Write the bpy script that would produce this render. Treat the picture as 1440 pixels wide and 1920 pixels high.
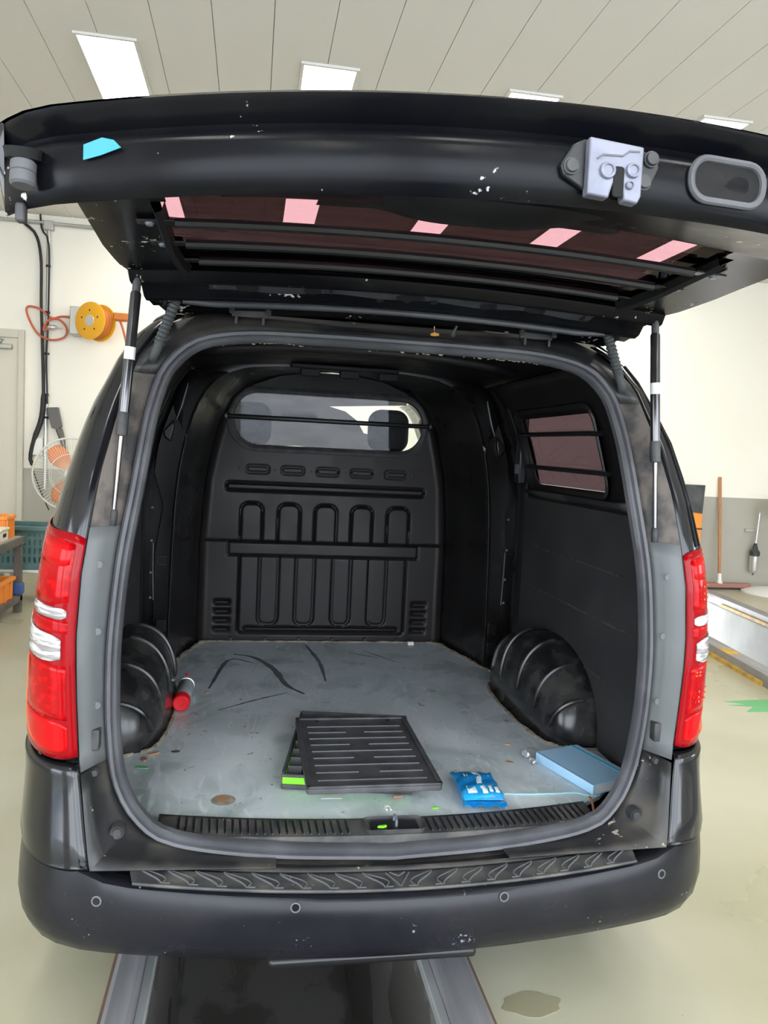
import bpy, bmesh, math, random
from mathutils import Vector, Matrix
for o in list(bpy.data.objects): bpy.data.objects.remove(o)
S = bpy.context.scene
COL = S.collection
PI = math.pi
rnd = random.Random(7)

# ------------------------------------------------------------------ camera
cam = bpy.data.cameras.new('camera'); camo = bpy.data.objects.new('camera', cam); COL.objects.link(camo)
F_PX, YAW, PITCH, ROLL = 1453.5, 0.1718, -0.0748, 0.0485
cam.sensor_fit = 'HORIZONTAL'; cam.sensor_width = 36.0; cam.lens = F_PX/1440*36.0
cam.clip_start = 0.02; cam.clip_end = 200
fw = Vector((math.sin(YAW)*math.cos(PITCH), math.cos(YAW)*math.cos(PITCH), math.sin(PITCH)))
rt = Vector((math.cos(YAW), -math.sin(YAW), 0)); up = rt.cross(fw)
r2 = math.cos(ROLL)*rt + math.sin(ROLL)*up; u2 = -math.sin(ROLL)*rt + math.cos(ROLL)*up
camo.matrix_world = Matrix(((r2.x, u2.x, -fw.x, -0.404), (r2.y, u2.y, -fw.y, 0.0), (r2.z, u2.z, -fw.z, 1.53), (0, 0, 0, 1)))
S.camera = camo
# ------------------------------------------------------------------ world and exposure
W_STRENGTH, LAMP_STRENGTH, EXPOSURE = 4.2, 6.0, 1.16
w = bpy.data.worlds.new('sky'); S.world = w; w.use_nodes = True
wn = w.node_tree; bg = wn.nodes['Background']
tc = wn.nodes.new('ShaderNodeTexCoord'); sx = wn.nodes.new('ShaderNodeSeparateXYZ'); cr = wn.nodes.new('ShaderNodeValToRGB')
wn.links.new(tc.outputs['Generated'], sx.inputs[0]); wn.links.new(sx.outputs['Z'], cr.inputs[0]); wn.links.new(cr.outputs[0], bg.inputs[0])
cr.color_ramp.elements[0].position = 0.0; cr.color_ramp.elements[0].color = (0.93, 0.965, 1.0, 1)
cr.color_ramp.elements[1].position = 0.8; cr.color_ramp.elements[1].color = (0.55, 0.74, 1.0, 1)
bg.inputs[1].default_value = W_STRENGTH
sun = bpy.data.lights.new('sun', 'SUN'); sun.energy = 7.0; sun.angle = 0.01; sun.color = (1.0, 0.96, 0.88)
suno = bpy.data.objects.new('sun', sun); COL.objects.link(suno); suno.rotation_euler = (math.radians(-8), math.radians(38), 0)
S.view_settings.view_transform = 'Standard'; S.view_settings.look = 'None'
S.view_settings.exposure = EXPOSURE; S.view_settings.gamma = 1.0
S.view_settings.use_curve_mapping = False

# ------------------------------------------------------------------ materials
MATS = {}
def mat(name, col, rough=0.5, metal=0.0, coat=0.0, emit=None, estr=0.0, spec=0.5, trans=0.0, ior=1.45,
        var=None, vscale=6.0, vdetail=4.0, vlo=0.4, vhi=0.65, rvar=None, bump=0.0, bscale=80.0, stretch=None, alpha=1.0, extra=None):
    m = bpy.data.materials.new(name); m.use_nodes = True; nt = m.node_tree; b = nt.nodes['Principled BSDF']
    b.inputs['Base Color'].default_value = (*col, 1); b.inputs['Roughness'].default_value = rough
    b.inputs['Metallic'].default_value = metal; b.inputs['Coat Weight'].default_value = coat
    b.inputs['Coat Roughness'].default_value = 0.04
    b.inputs['Specular IOR Level'].default_value = spec
    b.inputs['Transmission Weight'].default_value = trans; b.inputs['IOR'].default_value = ior
    b.inputs['Alpha'].default_value = alpha
    if emit: b.inputs['Emission Color'].default_value = (*emit, 1); b.inputs['Emission Strength'].default_value = estr
    L = nt.links.new
    def coords(sc):
        t = nt.nodes.new('ShaderNodeTexCoord'); mp = nt.nodes.new('ShaderNodeMapping'); L(t.outputs['Object'], mp.inputs[0])
        if stretch: mp.inputs['Scale'].default_value = stretch
        n = nt.nodes.new('ShaderNodeTexNoise'); n.inputs['Scale'].default_value = sc; n.inputs['Detail'].default_value = vdetail
        L(mp.outputs[0], n.inputs['Vector']); return n
    if var is not None or rvar is not None:
        n = coords(vscale); r = nt.nodes.new('ShaderNodeValToRGB'); L(n.outputs['Fac'], r.inputs[0])
        r.color_ramp.elements[0].position = vlo; r.color_ramp.elements[1].position = vhi
        r.color_ramp.elements[0].color = (0, 0, 0, 1); r.color_ramp.elements[1].color = (1, 1, 1, 1)
        if var is not None:
            mx = nt.nodes.new('ShaderNodeMix'); mx.data_type = 'RGBA'; L(r.outputs[0], mx.inputs[0])
            mx.inputs[6].default_value = (*col, 1); mx.inputs[7].default_value = (*var, 1); L(mx.outputs[2], b.inputs['Base Color'])
        if rvar is not None:
            mr = nt.nodes.new('ShaderNodeMapRange'); L(r.outputs[0], mr.inputs[0]); mr.inputs[3].default_value = rough; mr.inputs[4].default_value = rvar
            L(mr.outputs[0], b.inputs['Roughness'])
    if bump:
        n = coords(bscale); bp = nt.nodes.new('ShaderNodeBump'); bp.inputs['Strength'].default_value = bump; bp.inputs['Distance'].default_value = 0.01
        L(n.outputs['Fac'], bp.inputs['Height']); L(bp.outputs[0], b.inputs['Normal'])
    if extra: extra(nt, b)
    MATS[name] = m
    return m
def specks(col, scale, thr, rough=0.6, second=None):
    """small irregular chips and dirt spots over whatever colour is already linked"""
    def f(nt, b):
        L = nt.links.new
        t = nt.nodes.new('ShaderNodeTexCoord'); n = nt.nodes.new('ShaderNodeTexNoise'); n.inputs['Scale'].default_value = scale; n.inputs['Detail'].default_value = 3
        L(t.outputs['Object'], n.inputs['Vector'])
        n2 = nt.nodes.new('ShaderNodeTexNoise'); n2.inputs['Scale'].default_value = scale*0.12; L(t.outputs['Object'], n2.inputs['Vector'])
        a = nt.nodes.new('ShaderNodeMath'); a.operation = 'MULTIPLY'; L(n.outputs['Fac'], a.inputs[0]); L(n2.outputs['Fac'], a.inputs[1])
        r = nt.nodes.new('ShaderNodeValToRGB'); L(a.outputs[0], r.inputs[0]); r.color_ramp.elements[0].position = thr; r.color_ramp.elements[1].position = thr+0.03
        mx = nt.nodes.new('ShaderNodeMix'); mx.data_type = 'RGBA'; L(r.outputs[0], mx.inputs[0])
        src = b.inputs['Base Color'].links[0].from_socket if b.inputs['Base Color'].is_linked else None
        if src: L(src, mx.inputs[6])
        else: mx.inputs[6].default_value = b.inputs['Base Color'].default_value
        mx.inputs[7].default_value = (*col, 1); L(mx.outputs[2], b.inputs['Base Color'])
    return f
mat('paint', (0.006, 0.006, 0.008), 0.09, spec=0.55, coat=0.0, var=(0.010, 0.010, 0.012), vscale=5, rvar=0.17)
mat('paint_chipped', (0.004, 0.004, 0.0055), 0.2, spec=0.14, var=(0.009, 0.009, 0.010), vscale=7, vdetail=8, vlo=0.4, vhi=0.8, rvar=0.32, extra=specks((0.55, 0.53, 0.5), 60, 0.40))
mat('bumper_plastic', (0.009, 0.009, 0.012), 0.22, spec=0.28, var=(0.015, 0.015, 0.018), vscale=7, vdetail=8, vlo=0.3, vhi=0.8, rvar=0.3, extra=specks((0.22, 0.23, 0.28), 110, 0.435))
mat('pad_plastic', (0.045, 0.045, 0.049), 0.5, var=(0.11, 0.105, 0.095), vscale=11, rvar=0.62, bump=0.08, bscale=180, extra=specks((0.5, 0.45, 0.38), 120, 0.44))
mat('liner', (0.0095, 0.0078, 0.0078), 0.40, spec=0.32, var=(0.0125, 0.0105, 0.0102), vscale=4, rvar=0.5, bump=0.03, bscale=260)
mat('liner_gloss', (0.0085, 0.0078, 0.0080), 0.27, spec=0.6, var=(0.012, 0.0115, 0.0115), vscale=4, rvar=0.36)
mat('hardboard', (0.026, 0.025, 0.027), 0.6, var=(0.036, 0.034, 0.035), vscale=5, bump=0.05, bscale=300)
mat('chalk_rub', (0.07, 0.07, 0.069), 0.7, var=(0.03, 0.03, 0.03), vscale=30)
mat('panel_painted_sheen', (0.045, 0.047, 0.056), 0.25, spec=0.6, var=(0.065, 0.067, 0.078), vscale=9)  # bluish sheen reflected from the floor, put into the base colour
mat('satin_black', (0.012, 0.012, 0.013), 0.35)
mat('gap_black', (0.004, 0.004, 0.004), 0.8)
mat('rubber', (0.065, 0.065, 0.073), 0.42, var=(0.10, 0.10, 0.11), vscale=8, rvar=0.55)
mat('rubber_dark', (0.03, 0.03, 0.033), 0.5, var=(0.06, 0.06, 0.06), vscale=20)
mat('boot_rubber', (0.05, 0.056, 0.058), 0.5)
mat('primer', (0.11, 0.118, 0.12), 0.36, var=(0.13, 0.138, 0.14), vscale=3, rvar=0.45)
mat('dust_flange', (0.13, 0.11, 0.095), 0.7, var=(0.045, 0.043, 0.043), vscale=14, vlo=0.42, vhi=0.62, bump=0.1, bscale=90)
mat('dust_black', (0.020, 0.020, 0.021), 0.36, var=(0.10, 0.088, 0.072), vscale=6, vdetail=9, vlo=0.46, vhi=0.85, rvar=0.7, bump=0.04, bscale=160, extra=specks((0.34, 0.29, 0.23), 60, 0.42))
mat('arch_plastic', (0.012, 0.012, 0.013), 0.2, var=(0.09, 0.086, 0.078), vscale=11, vdetail=12, vlo=0.40, vhi=1.0, rvar=0.45)
mat('glass', (0.9, 0.95, 0.93), 0.02, trans=1.0, ior=1.1)
mat('tint', (0.26, 0.17, 0.18), 0.03, trans=0.0, coat=0.3, alpha=0.45)
MATS['tint'].node_tree.nodes['Principled BSDF'].inputs['Base Color'].default_value = (0.02, 0.012, 0.013, 1)
mat('gate_glass', (0.035, 0.012, 0.016), 0.03, coat=1.0, spec=0.9)
mat('chrome', (0.22, 0.21, 0.21), 0.25, metal=1.0)
mat('zinc', (0.16, 0.165, 0.21), 0.36, metal=0.3, var=(0.22, 0.225, 0.28), vscale=20)
mat('strut_black', (0.10, 0.10, 0.105), 0.16, metal=0.85)
mat('label_white', (0.75, 0.75, 0.75), 0.5)
mat('red_lens', (0.34, 0.002, 0.004), 0.12, coat=0.0, spec=0.2, var=(0.50, 0.003, 0.005), vscale=34, vdetail=2, vlo=0.5, vhi=0.62, stretch=(1, 1, 1.8))
mat('red_lens_bright', (0.46, 0.003, 0.005), 0.12, spec=0.2)
mat('red_lens_dark', (0.26, 0.002, 0.005), 0.10, spec=0.2)
mat('amber_lens', (0.85, 0.13, 0.02), 0.15)
mat('clear_lens', (0.62, 0.60, 0.59), 0.12, spec=0.3, var=(0.26, 0.24, 0.235), vscale=38, vdetail=2, vlo=0.42, vhi=0.58, stretch=(0.35, 0.35, 2.6), bump=0.5, bscale=40)
mat('sheet_steel', (0.56, 0.63, 0.645), 0.24, var=(0.74, 0.79, 0.81), vscale=3.2, vdetail=12, vlo=0.36, vhi=0.70, rvar=0.42, bump=0.03, bscale=9)
def floor_stains(nt, b):
    L = nt.links.new; t = nt.nodes.new('ShaderNodeTexCoord')
    src = b.inputs['Base Color'].links[0].from_socket
    for sc, lo, hi, col, st, dist in ((2.0, 0.50, 0.72, (0.30, 0.36, 0.35), (1, 1, 1), 2.5), (4.5, 0.55, 0.70, (0.80, 0.84, 0.86), (2.6, 0.7, 1), 3.0), (38, 0.70, 0.73, (0.6, 0.6, 0.58), (1, 1, 1), 0), (21, 0.70, 0.74, (0.10, 0.075, 0.045), (1, 1, 1), 0.5)):
        mp = nt.nodes.new('ShaderNodeMapping'); L(t.outputs['Object'], mp.inputs[0]); mp.inputs['Scale'].default_value = st; mp.inputs['Rotation'].default_value = (0, 0, sc)
        n = nt.nodes.new('ShaderNodeTexNoise'); n.inputs['Scale'].default_value = sc; n.inputs['Detail'].default_value = 5; n.inputs['Distortion'].default_value = dist
        L(mp.outputs[0], n.inputs['Vector'])
        r = nt.nodes.new('ShaderNodeValToRGB'); L(n.outputs['Fac'], r.inputs[0]); r.color_ramp.elements[0].position = lo; r.color_ramp.elements[1].position = hi
        mm = nt.nodes.new('ShaderNodeMath'); mm.operation = 'MULTIPLY'; L(r.outputs[0], mm.inputs[0]); mm.inputs[1].default_value = 0.75
        mx = nt.nodes.new('ShaderNodeMix'); mx.data_type = 'RGBA'; L(mm.outputs[0], mx.inputs[0]); L(src, mx.inputs[6]); mx.inputs[7].default_value = (*col, 1)
        src = mx.outputs[2]
    L(src, b.inputs['Base Color'])
floor_stains(MATS['sheet_steel'].node_tree, MATS['sheet_steel'].node_tree.nodes['Principled BSDF'])
mat('sealant', (0.36, 0.31, 0.24), 0.8, var=(0.16, 0.13, 0.10), vscale=30, bump=0.3, bscale=60)
mat('tray_black', (0.052, 0.051, 0.055), 0.42, var=(0.09, 0.089, 0.093), vscale=14)
mat('tray_edge', (0.12, 0.12, 0.125), 0.45)
mat('green_plastic', (0.22, 0.80, 0.03), 0.4)
mat('can_red', (0.72, 0.012, 0.02), 0.3, coat=0.4)
mat('can_white', (0.62, 0.63, 0.64), 0.35, var=(0.42, 0.45, 0.52), vscale=40, vlo=0.55, vhi=0.58)
mat('wipes_film', (0.008, 0.20, 0.50), 0.25, coat=0.1, var=(0.02, 0.30, 0.62), vscale=9, vlo=0.5, vhi=0.56)
mat('wipes_white', (0.70, 0.82, 0.86), 0.25, coat=0.5)
mat('book_cloth', (0.42, 0.68, 0.92), 0.75, bump=0.08, bscale=400)
mat('paper', (0.75, 0.74, 0.70), 0.8)
mat('elastic_blue', (0.03, 0.42, 0.62), 0.6)
mat('pale_cord', (0.35, 0.62, 0.66), 0.6)
mat('wood_chip', (0.36, 0.20, 0.11), 0.8)
mat('twig_wood', (0.30, 0.15, 0.08), 0.8)
mat('leaf_orange', (0.72, 0.36, 0.08), 0.7)
mat('clear_plastic', (0.9, 0.93, 0.95), 0.05, trans=0.9, ior=1.3)
mat('cyan_tone', (0.04, 0.27, 0.33), 0.35)
# room
mat('wall_cream', (0.90, 0.865, 0.77), 0.8, var=(0.89, 0.85, 0.75), vscale=1.2)
mat('wall_grey', (0.42, 0.405, 0.345), 0.7, var=(0.39, 0.375, 0.32), vscale=1.5)
mat('ceiling_board', (0.78, 0.75, 0.70), 0.75, bump=0.03, bscale=120)
mat('joint_dark', (0.22, 0.21, 0.20), 0.9)
mat('lamp_diffuser', (0.9, 0.9, 0.9), 0.5, emit=(1.0, 0.97, 0.92), estr=LAMP_STRENGTH)
mat('lamp_frame', (0.72, 0.70, 0.66), 0.5)
mat('epoxy', (0.40, 0.375, 0.25), 0.26, var=(0.56, 0.54, 0.42), vscale=0.7, vdetail=8, vlo=0.35, vhi=0.7, rvar=0.45, extra=specks((0.26, 0.235, 0.17), 14, 0.47))
mat('pit_dark', (0.16, 0.145, 0.13), 0.35, var=(0.30, 0.28, 0.25), vscale=2.2, vlo=0.5, vhi=0.53, rvar=0.2)
mat('pit_paint', (0.40, 0.41, 0.40), 0.6, var=(0.33, 0.34, 0.33), vscale=3)
mat('rail_steel', (0.24, 0.235, 0.245), 0.42, metal=0.2, var=(0.34, 0.33, 0.34), vscale=5, stretch=(4, 0.3, 1))
mat('rust', (0.22, 0.13, 0.09), 0.8, var=(0.15, 0.12, 0.11), vscale=9)
mat('yellow_paint', (0.62, 0.37, 0.05), 0.5, var=(0.36, 0.24, 0.08), vscale=11, vdetail=8)
mat('green_paint', (0.13, 0.40, 0.17), 0.55)
mat('asphalt', (0.33, 0.33, 0.335), 0.9, var=(0.44, 0.44, 0.445), vscale=1.2, vdetail=10)
mat('door_paint', (0.66, 0.62, 0.52), 0.6)
mat('door_frame', (0.60, 0.57, 0.48), 0.6)
mat('steel_grey', (0.45, 0.44, 0.40), 0.4, metal=0.5)
mat('galv', (0.55, 0.55, 0.53), 0.35, metal=0.7)
mat('cable_black', (0.02, 0.02, 0.022), 0.6)
mat('reel_yellow', (0.85, 0.42, 0.02), 0.4)
mat('reel_orange', (0.55, 0.16, 0.02), 0.5)
mat('hose_red', (0.55, 0.12, 0.06), 0.5)
mat('grey_plastic', (0.12, 0.115, 0.105), 0.5)
mat('white_plastic', (0.80, 0.79, 0.76), 0.45)
mat('guard_wire', (0.72, 0.70, 0.62), 0.4)
mat('fan_orange', (0.75, 0.25, 0.09), 0.45)
mat('crate_orange', (0.90, 0.30, 0.04), 0.5)
mat('crate_cream', (0.78, 0.72, 0.58), 0.55)
mat('basket_teal', (0.085, 0.17, 0.17), 0.5, var=(0.11, 0.21, 0.21), vscale=9)
mat('bench_steel', (0.10, 0.09, 0.08), 0.6, var=(0.15, 0.13, 0.11), vscale=7)
mat('bench_top', (0.34, 0.31, 0.26), 0.6)
mat('blue_tape', (0.05, 0.12, 0.35), 0.6)
mat('broom_wood', (0.50, 0.24, 0.10), 0.6, var=(0.42, 0.19, 0.08), vscale=20, stretch=(6, 6, 0.5))
mat('squeegee', (0.36, 0.17, 0.13), 0.7)
mat('dark_board', (0.05, 0.055, 0.06), 0.3, var=(0.12, 0.12, 0.13), vscale=4)
mat('aluminium', (0.72, 0.72, 0.74), 0.3, metal=0.8)
mat('shade_fabric', (0.10, 0.10, 0.11), 0.75, var=(0.07, 0.07, 0.08), vscale=7, vdetail=6, vlo=0.45, vhi=0.7, stretch=(0.6, 1, 1.8))
mat('seat_fabric', (0.085, 0.085, 0.10), 0.85, var=(0.07, 0.07, 0.085), vscale=30)
mat('cab_plastic', (0.10, 0.11, 0.10), 0.6)
mat('tyre', (0.02, 0.02, 0.02), 0.8)
def tinted(name, tint, gloss, rough=0.02, base=0.03):
    m = bpy.data.materials.new(name); m.use_nodes = True; nt = m.node_tree; nt.nodes.clear(); L = nt.links.new
    o = nt.nodes.new('ShaderNodeOutputMaterial'); t = nt.nodes.new('ShaderNodeBsdfTransparent'); t.inputs[0].default_value = (*tint, 1)
    g = nt.nodes.new('ShaderNodeBsdfGlossy'); g.inputs['Roughness'].default_value = rough; g.inputs['Color'].default_value = (0.9, 0.85, 0.87, 1)
    lw = nt.nodes.new('ShaderNodeLayerWeight'); pw = nt.nodes.new('ShaderNodeMath'); pw.operation = 'POWER'; pw.inputs[1].default_value = 5.0; L(lw.outputs['Facing'], pw.inputs[0])
    f = nt.nodes.new('ShaderNodeMath'); f.operation = 'MULTIPLY_ADD'; L(pw.outputs[0], f.inputs[0]); f.inputs[1].default_value = gloss; f.inputs[2].default_value = base; x = nt.nodes.new('ShaderNodeMixShader')
    L(f.outputs[0], x.inputs[0]); L(t.outputs[0], x.inputs[1]); L(g.outputs[0], x.inputs[2]); L(x.outputs[0], o.inputs[0]); MATS[name] = m
def shade_nodes(nt, b):
    L = nt.links.new; o = nt.nodes['Material Output']; t = nt.nodes.new('ShaderNodeBsdfTranslucent'); mx = nt.nodes.new('ShaderNodeMixShader'); mx.inputs[0].default_value = 0.88
    L(b.inputs['Base Color'].links[0].from_socket, t.inputs[0]); L(b.outputs[0], mx.inputs[1]); L(t.outputs[0], mx.inputs[2]); L(mx.outputs[0], o.inputs[0])
shade_nodes(MATS['shade_fabric'].node_tree, MATS['shade_fabric'].node_tree.nodes['Principled BSDF'])
tinted('gate_glass', (0.27, 0.20, 0.215), 0.12)
tinted('tint', (0.32, 0.255, 0.28), 0.5)
tinted('glass', (0.95, 0.96, 0.95), 0.5, base=0.017)
M = MATS

# ------------------------------------------------------------------ helpers
def tag(o, label=None, cat=None, group=None, kind=None):
    if label: o['label'] = label
    if cat: o['category'] = cat
    if group: o['group'] = group
    if kind: o['kind'] = kind
    return o
def empty(name, loc, rz=0.0):
    o = bpy.data.objects.new(name, None); COL.objects.link(o); o.location = loc; o.rotation_euler = (0, 0, rz); o.empty_display_size = 0.1
    return o
def mk(name, verts, faces, m, parent=None, smooth=True, bevel=0.0, solid=0.0, seg=2, world=True, subd=0, angle=0.6, off=-1.0):
    me = bpy.data.meshes.new(name); me.from_pydata([tuple(v) for v in verts], [], faces); me.validate()
    bm = bmesh.new(); bm.from_mesh(me); bmesh.ops.recalc_face_normals(bm, faces=bm.faces); bm.to_mesh(me); bm.free()
    me.materials.append(M[m] if isinstance(m, str) else m)
    for p in me.polygons: p.use_smooth = smooth
    o = bpy.data.objects.new(name, me); COL.objects.link(o)
    if parent is not None:
        o.parent = parent
        if world: o.matrix_parent_inverse = root_inv(parent)
    if solid:
        md = o.modifiers.new('thickness', 'SOLIDIFY'); md.thickness = solid; md.offset = off
    if bevel:
        md = o.modifiers.new('bevel', 'BEVEL'); md.width = bevel; md.segments = seg; md.limit_method = 'ANGLE'; md.angle_limit = 0.7
    if subd:
        md = o.modifiers.new('sub', 'SUBSURF'); md.levels = subd; md.render_levels = subd
    if smooth and not subd:
        me.set_sharp_from_angle(angle=angle)
    return o
def wm(o):
    m = o.matrix_basis.copy()
    if o.parent is not None: m = wm(o.parent) @ o.matrix_parent_inverse @ m
    return m
def root_inv(p): return wm(p).inverted()
def box(name, lo, hi, m, parent=None, bevel=0.0, rz=0.0, **k):
    x0, y0, z0 = lo; x1, y1, z1 = hi; cx, cy = (x0+x1)/2, (y0+y1)/2
    v = [(x, y, z) for z in (z0, z1) for y in (y0, y1) for x in (x0, x1)]
    if rz:
        c, s = math.cos(rz), math.sin(rz); v = [(cx+(x-cx)*c-(y-cy)*s, cy+(x-cx)*s+(y-cy)*c, z) for x, y, z in v]
    f = [(0, 2, 3, 1), (4, 5, 7, 6), (0, 1, 5, 4), (2, 6, 7, 3), (0, 4, 6, 2), (1, 3, 7, 5)]
    return mk(name, v, f, m, parent, smooth=bool(bevel), bevel=bevel, **k)
def obox(name, c, size, R, m, parent=None, bevel=0.0, **k):
    """box with an orientation matrix (3x3)"""
    hx, hy, hz = [s/2 for s in size]; c = Vector(c)
    v = [c + R @ Vector((x, y, z)) for z in (-hz, hz) for y in (-hy, hy) for x in (-hx, hx)]
    f = [(0, 2, 3, 1), (4, 5, 7, 6), (0, 1, 5, 4), (2, 6, 7, 3), (0, 4, 6, 2), (1, 3, 7, 5)]
    return mk(name, v, f, m, parent, smooth=bool(bevel), bevel=bevel, **k)
def grid(name, rows, m, parent=None, hole=None, close_u=False, **k):
    nr, nc = len(rows), len(rows[0]); v = [p for r in rows for p in r]; f = []
    for i in range(nr-1):
        for j in range(nc if close_u else nc-1):
            if hole and hole(i, j): continue
            j2 = (j+1) % nc
            f.append((i*nc+j, i*nc+j2, (i+1)*nc+j2, (i+1)*nc+j))
    return mk(name, v, f, m, parent, **k)
def frames(pts, closed=False):
    n = len(pts); T = []
    for i in range(n):
        a = pts[(i-1) % n] if (closed or i > 0) else pts[0]; b = pts[(i+1) % n] if (closed or i < n-1) else pts[-1]
        T.append((b-a).normalized())
    ref = Vector((0, 0, 1)) if abs(T[0].z) < 0.9 else Vector((1, 0, 0))
    N = [(ref - T[0]*ref.dot(T[0])).normalized()]
    for i in range(1, n):
        v = N[-1] - T[i]*N[-1].dot(T[i]); N.append(v.normalized() if v.length > 1e-6 else N[-1])
    return T, N
def tube(name, pts, r, m, parent=None, seg=10, closed=False, cap=True, **k):
    pts = [Vector(p) for p in pts]; T, N = frames(pts, closed); rs = r if isinstance(r, (list, tuple)) else [r]*len(pts)
    v, f = [], []
    for p, t, n, q in zip(pts, T, N, rs):
        b = t.cross(n)
        for a in range(seg):
            th = 2*PI*a/seg; v.append(p + (n*math.cos(th) + b*math.sin(th))*q)
    n = len(pts)
    for i in range(n if closed else n-1):
        for a in range(seg):
            i2 = (i+1) % n; f.append((i*seg+a, i*seg+(a+1) % seg, i2*seg+(a+1) % seg, i2*seg+a))
    if cap and not closed: f.append(tuple(range(seg))); f.append(tuple(range((n-1)*seg, n*seg)))
    return mk(name, v, f, m, parent, **k)
def lathe(name, prof, c, axis, m, parent=None, seg=24, cap=True, **k):
    """prof: list of (radius, distance along axis)"""
    a = Vector(axis).normalized(); c = Vector(c)
    n = (Vector((0, 0, 1)) if abs(a.z) < 0.9 else Vector((1, 0, 0))); n = (n - a*n.dot(a)).normalized(); b = a.cross(n)
    v, f = [], []
    for r, h in prof:
        for s in range(seg):
            th = 2*PI*s/seg; v.append(c + a*h + (n*math.cos(th)+b*math.sin(th))*max(r, 1e-5))
    for i in range(len(prof)-1):
        for s in range(seg): f.append((i*seg+s, i*seg+(s+1) % seg, (i+1)*seg+(s+1) % seg, (i+1)*seg+s))
    if cap: f.append(tuple(range(seg))); f.append(tuple(range((len(prof)-1)*seg, len(prof)*seg)))
    return mk(name, v, f, m, parent, **k)
def prism(name, poly, o, ux, uy, d, m, parent=None, bevel=0.0, **k):
    """polygon (2D) in the plane o + a*ux + b*uy, extruded along vector d"""
    o, ux, uy, d = Vector(o), Vector(ux), Vector(uy), Vector(d); n = len(poly)
    v = [o+ux*a+uy*b for a, b in poly] + [o+ux*a+uy*b+d for a, b in poly]
    f = [tuple(range(n)), tuple(range(n, 2*n))] + [(i, (i+1) % n, n+(i+1) % n, n+i) for i in range(n)]
    return mk(name, v, f, m, parent, smooth=bool(bevel), bevel=bevel, **k)
def rrect(x0, y0, x1, y1, r, n=6):
    r = min(r, (x1-x0)/2, (y1-y0)/2); out = []
    for cx, cy, a0 in ((x1-r, y1-r, 0), (x0+r, y1-r, 90), (x0+r, y0+r, 180), (x1-r, y0+r, 270)):
        for i in range(n+1):
            a = math.radians(a0+90*i/n); out.append((cx+r*math.cos(a), cy+r*math.sin(a)))
    return out
def interp(tab, x):
    if x <= tab[0][0]: return tab[0][1]
    for (a, b), (c, d) in zip(tab, tab[1:]):
        if x <= c: return b+(d-b)*(x-a)/(c-a)
    return tab[-1][1]
def cr_path(pts, n):
    """Catmull-Rom through points, n samples by chord length"""
    P = [Vector(p) for p in pts]; out = []; d = [0.0]
    for a, b in zip(P, P[1:]): d.append(d[-1]+(b-a).length)
    for i in range(n):
        s = d[-1]*i/(n-1); k = 0
        while k < len(P)-2 and d[k+1] < s: k += 1
        t = (s-d[k])/max(1e-9, d[k+1]-d[k]); p1, p2 = P[k], P[k+1]; p0 = P[k-1] if k > 0 else p1*2-p2; p3 = P[k+2] if k+2 < len(P) else p2*2-p1
        out.append(0.5*((2*p1)+(p2-p0)*t+(2*p0-5*p1+4*p2-p3)*t*t+(3*p1-p0-3*p2+p3)*t*t*t))
    return out
def mir(pts): return [Vector((-p[0], p[1], p[2])) for p in pts]
def smooth01(t): t = max(0.0, min(1.0, t)); return t*t*(3-2*t)

# ================================================================== ROOM
YW, CEIL, XL, XR, YB = 9.21, 3.95, -5.2, 9.0, -4.5
PIT = (-0.655, 0.175, -3.0, 8.0)           # x0,x1,y0,y1 of the inspection pit under the van
# second pit to the right (slightly turned)
P2A, P2B = Vector((3.41, 5.0, 0)), Vector((3.95, 8.6, 0)); P2W = 1.02
d2 = (P2B-P2A).normalized(); n2 = Vector((d2.y, -d2.x, 0))
P2A0 = P2A - d2*7.0
def floor_mesh():
    bm = bmesh.new()
    def quad(pts): bm.faces.new([bm.verts.new(p) for p in pts])
    x0, x1, y0, y1 = PIT
    quad([(XL, YB, 0), (x0, YB, 0), (x0, YW, 0), (XL, YW, 0)])
    quad([(x0, YB, 0), (x1, YB, 0), (x1, y0, 0), (x0, y0, 0)])
    quad([(x0, y1, 0), (x1, y1, 0), (x1, YW, 0), (x0, YW, 0)])
    # between pit one and pit two, around pit two
    a, b = P2A0, P2B; c, d = P2A0+n2*P2W, P2B+n2*P2W
    quad([(x1, YB, 0), (a.x, YB, 0), tuple(a), tuple(b), (b.x, YW, 0), (x1, YW, 0)])
    quad([(a.x, YB, 0), (c.x, YB, 0), tuple(c), tuple(a)])
    quad([(b.x, YW, 0), tuple(b), tuple(d), (d.x, YW, 0)])
    quad([(c.x, YB, 0), (XR, YB, 0), (XR, YW, 0), (d.x, YW, 0), tuple(d), tuple(c)])
    v = [vv.co.copy() for vv in bm.verts]; bm.verts.index_update(); f = [tuple(q.index for q in fc.verts) for fc in bm.faces]
    return v, f
v, f = floor_mesh()
flo = tag(mk('floor', v, f, 'epoxy', smooth=False), 'glossy pale green-yellow epoxy garage floor', kind='structure')
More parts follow.
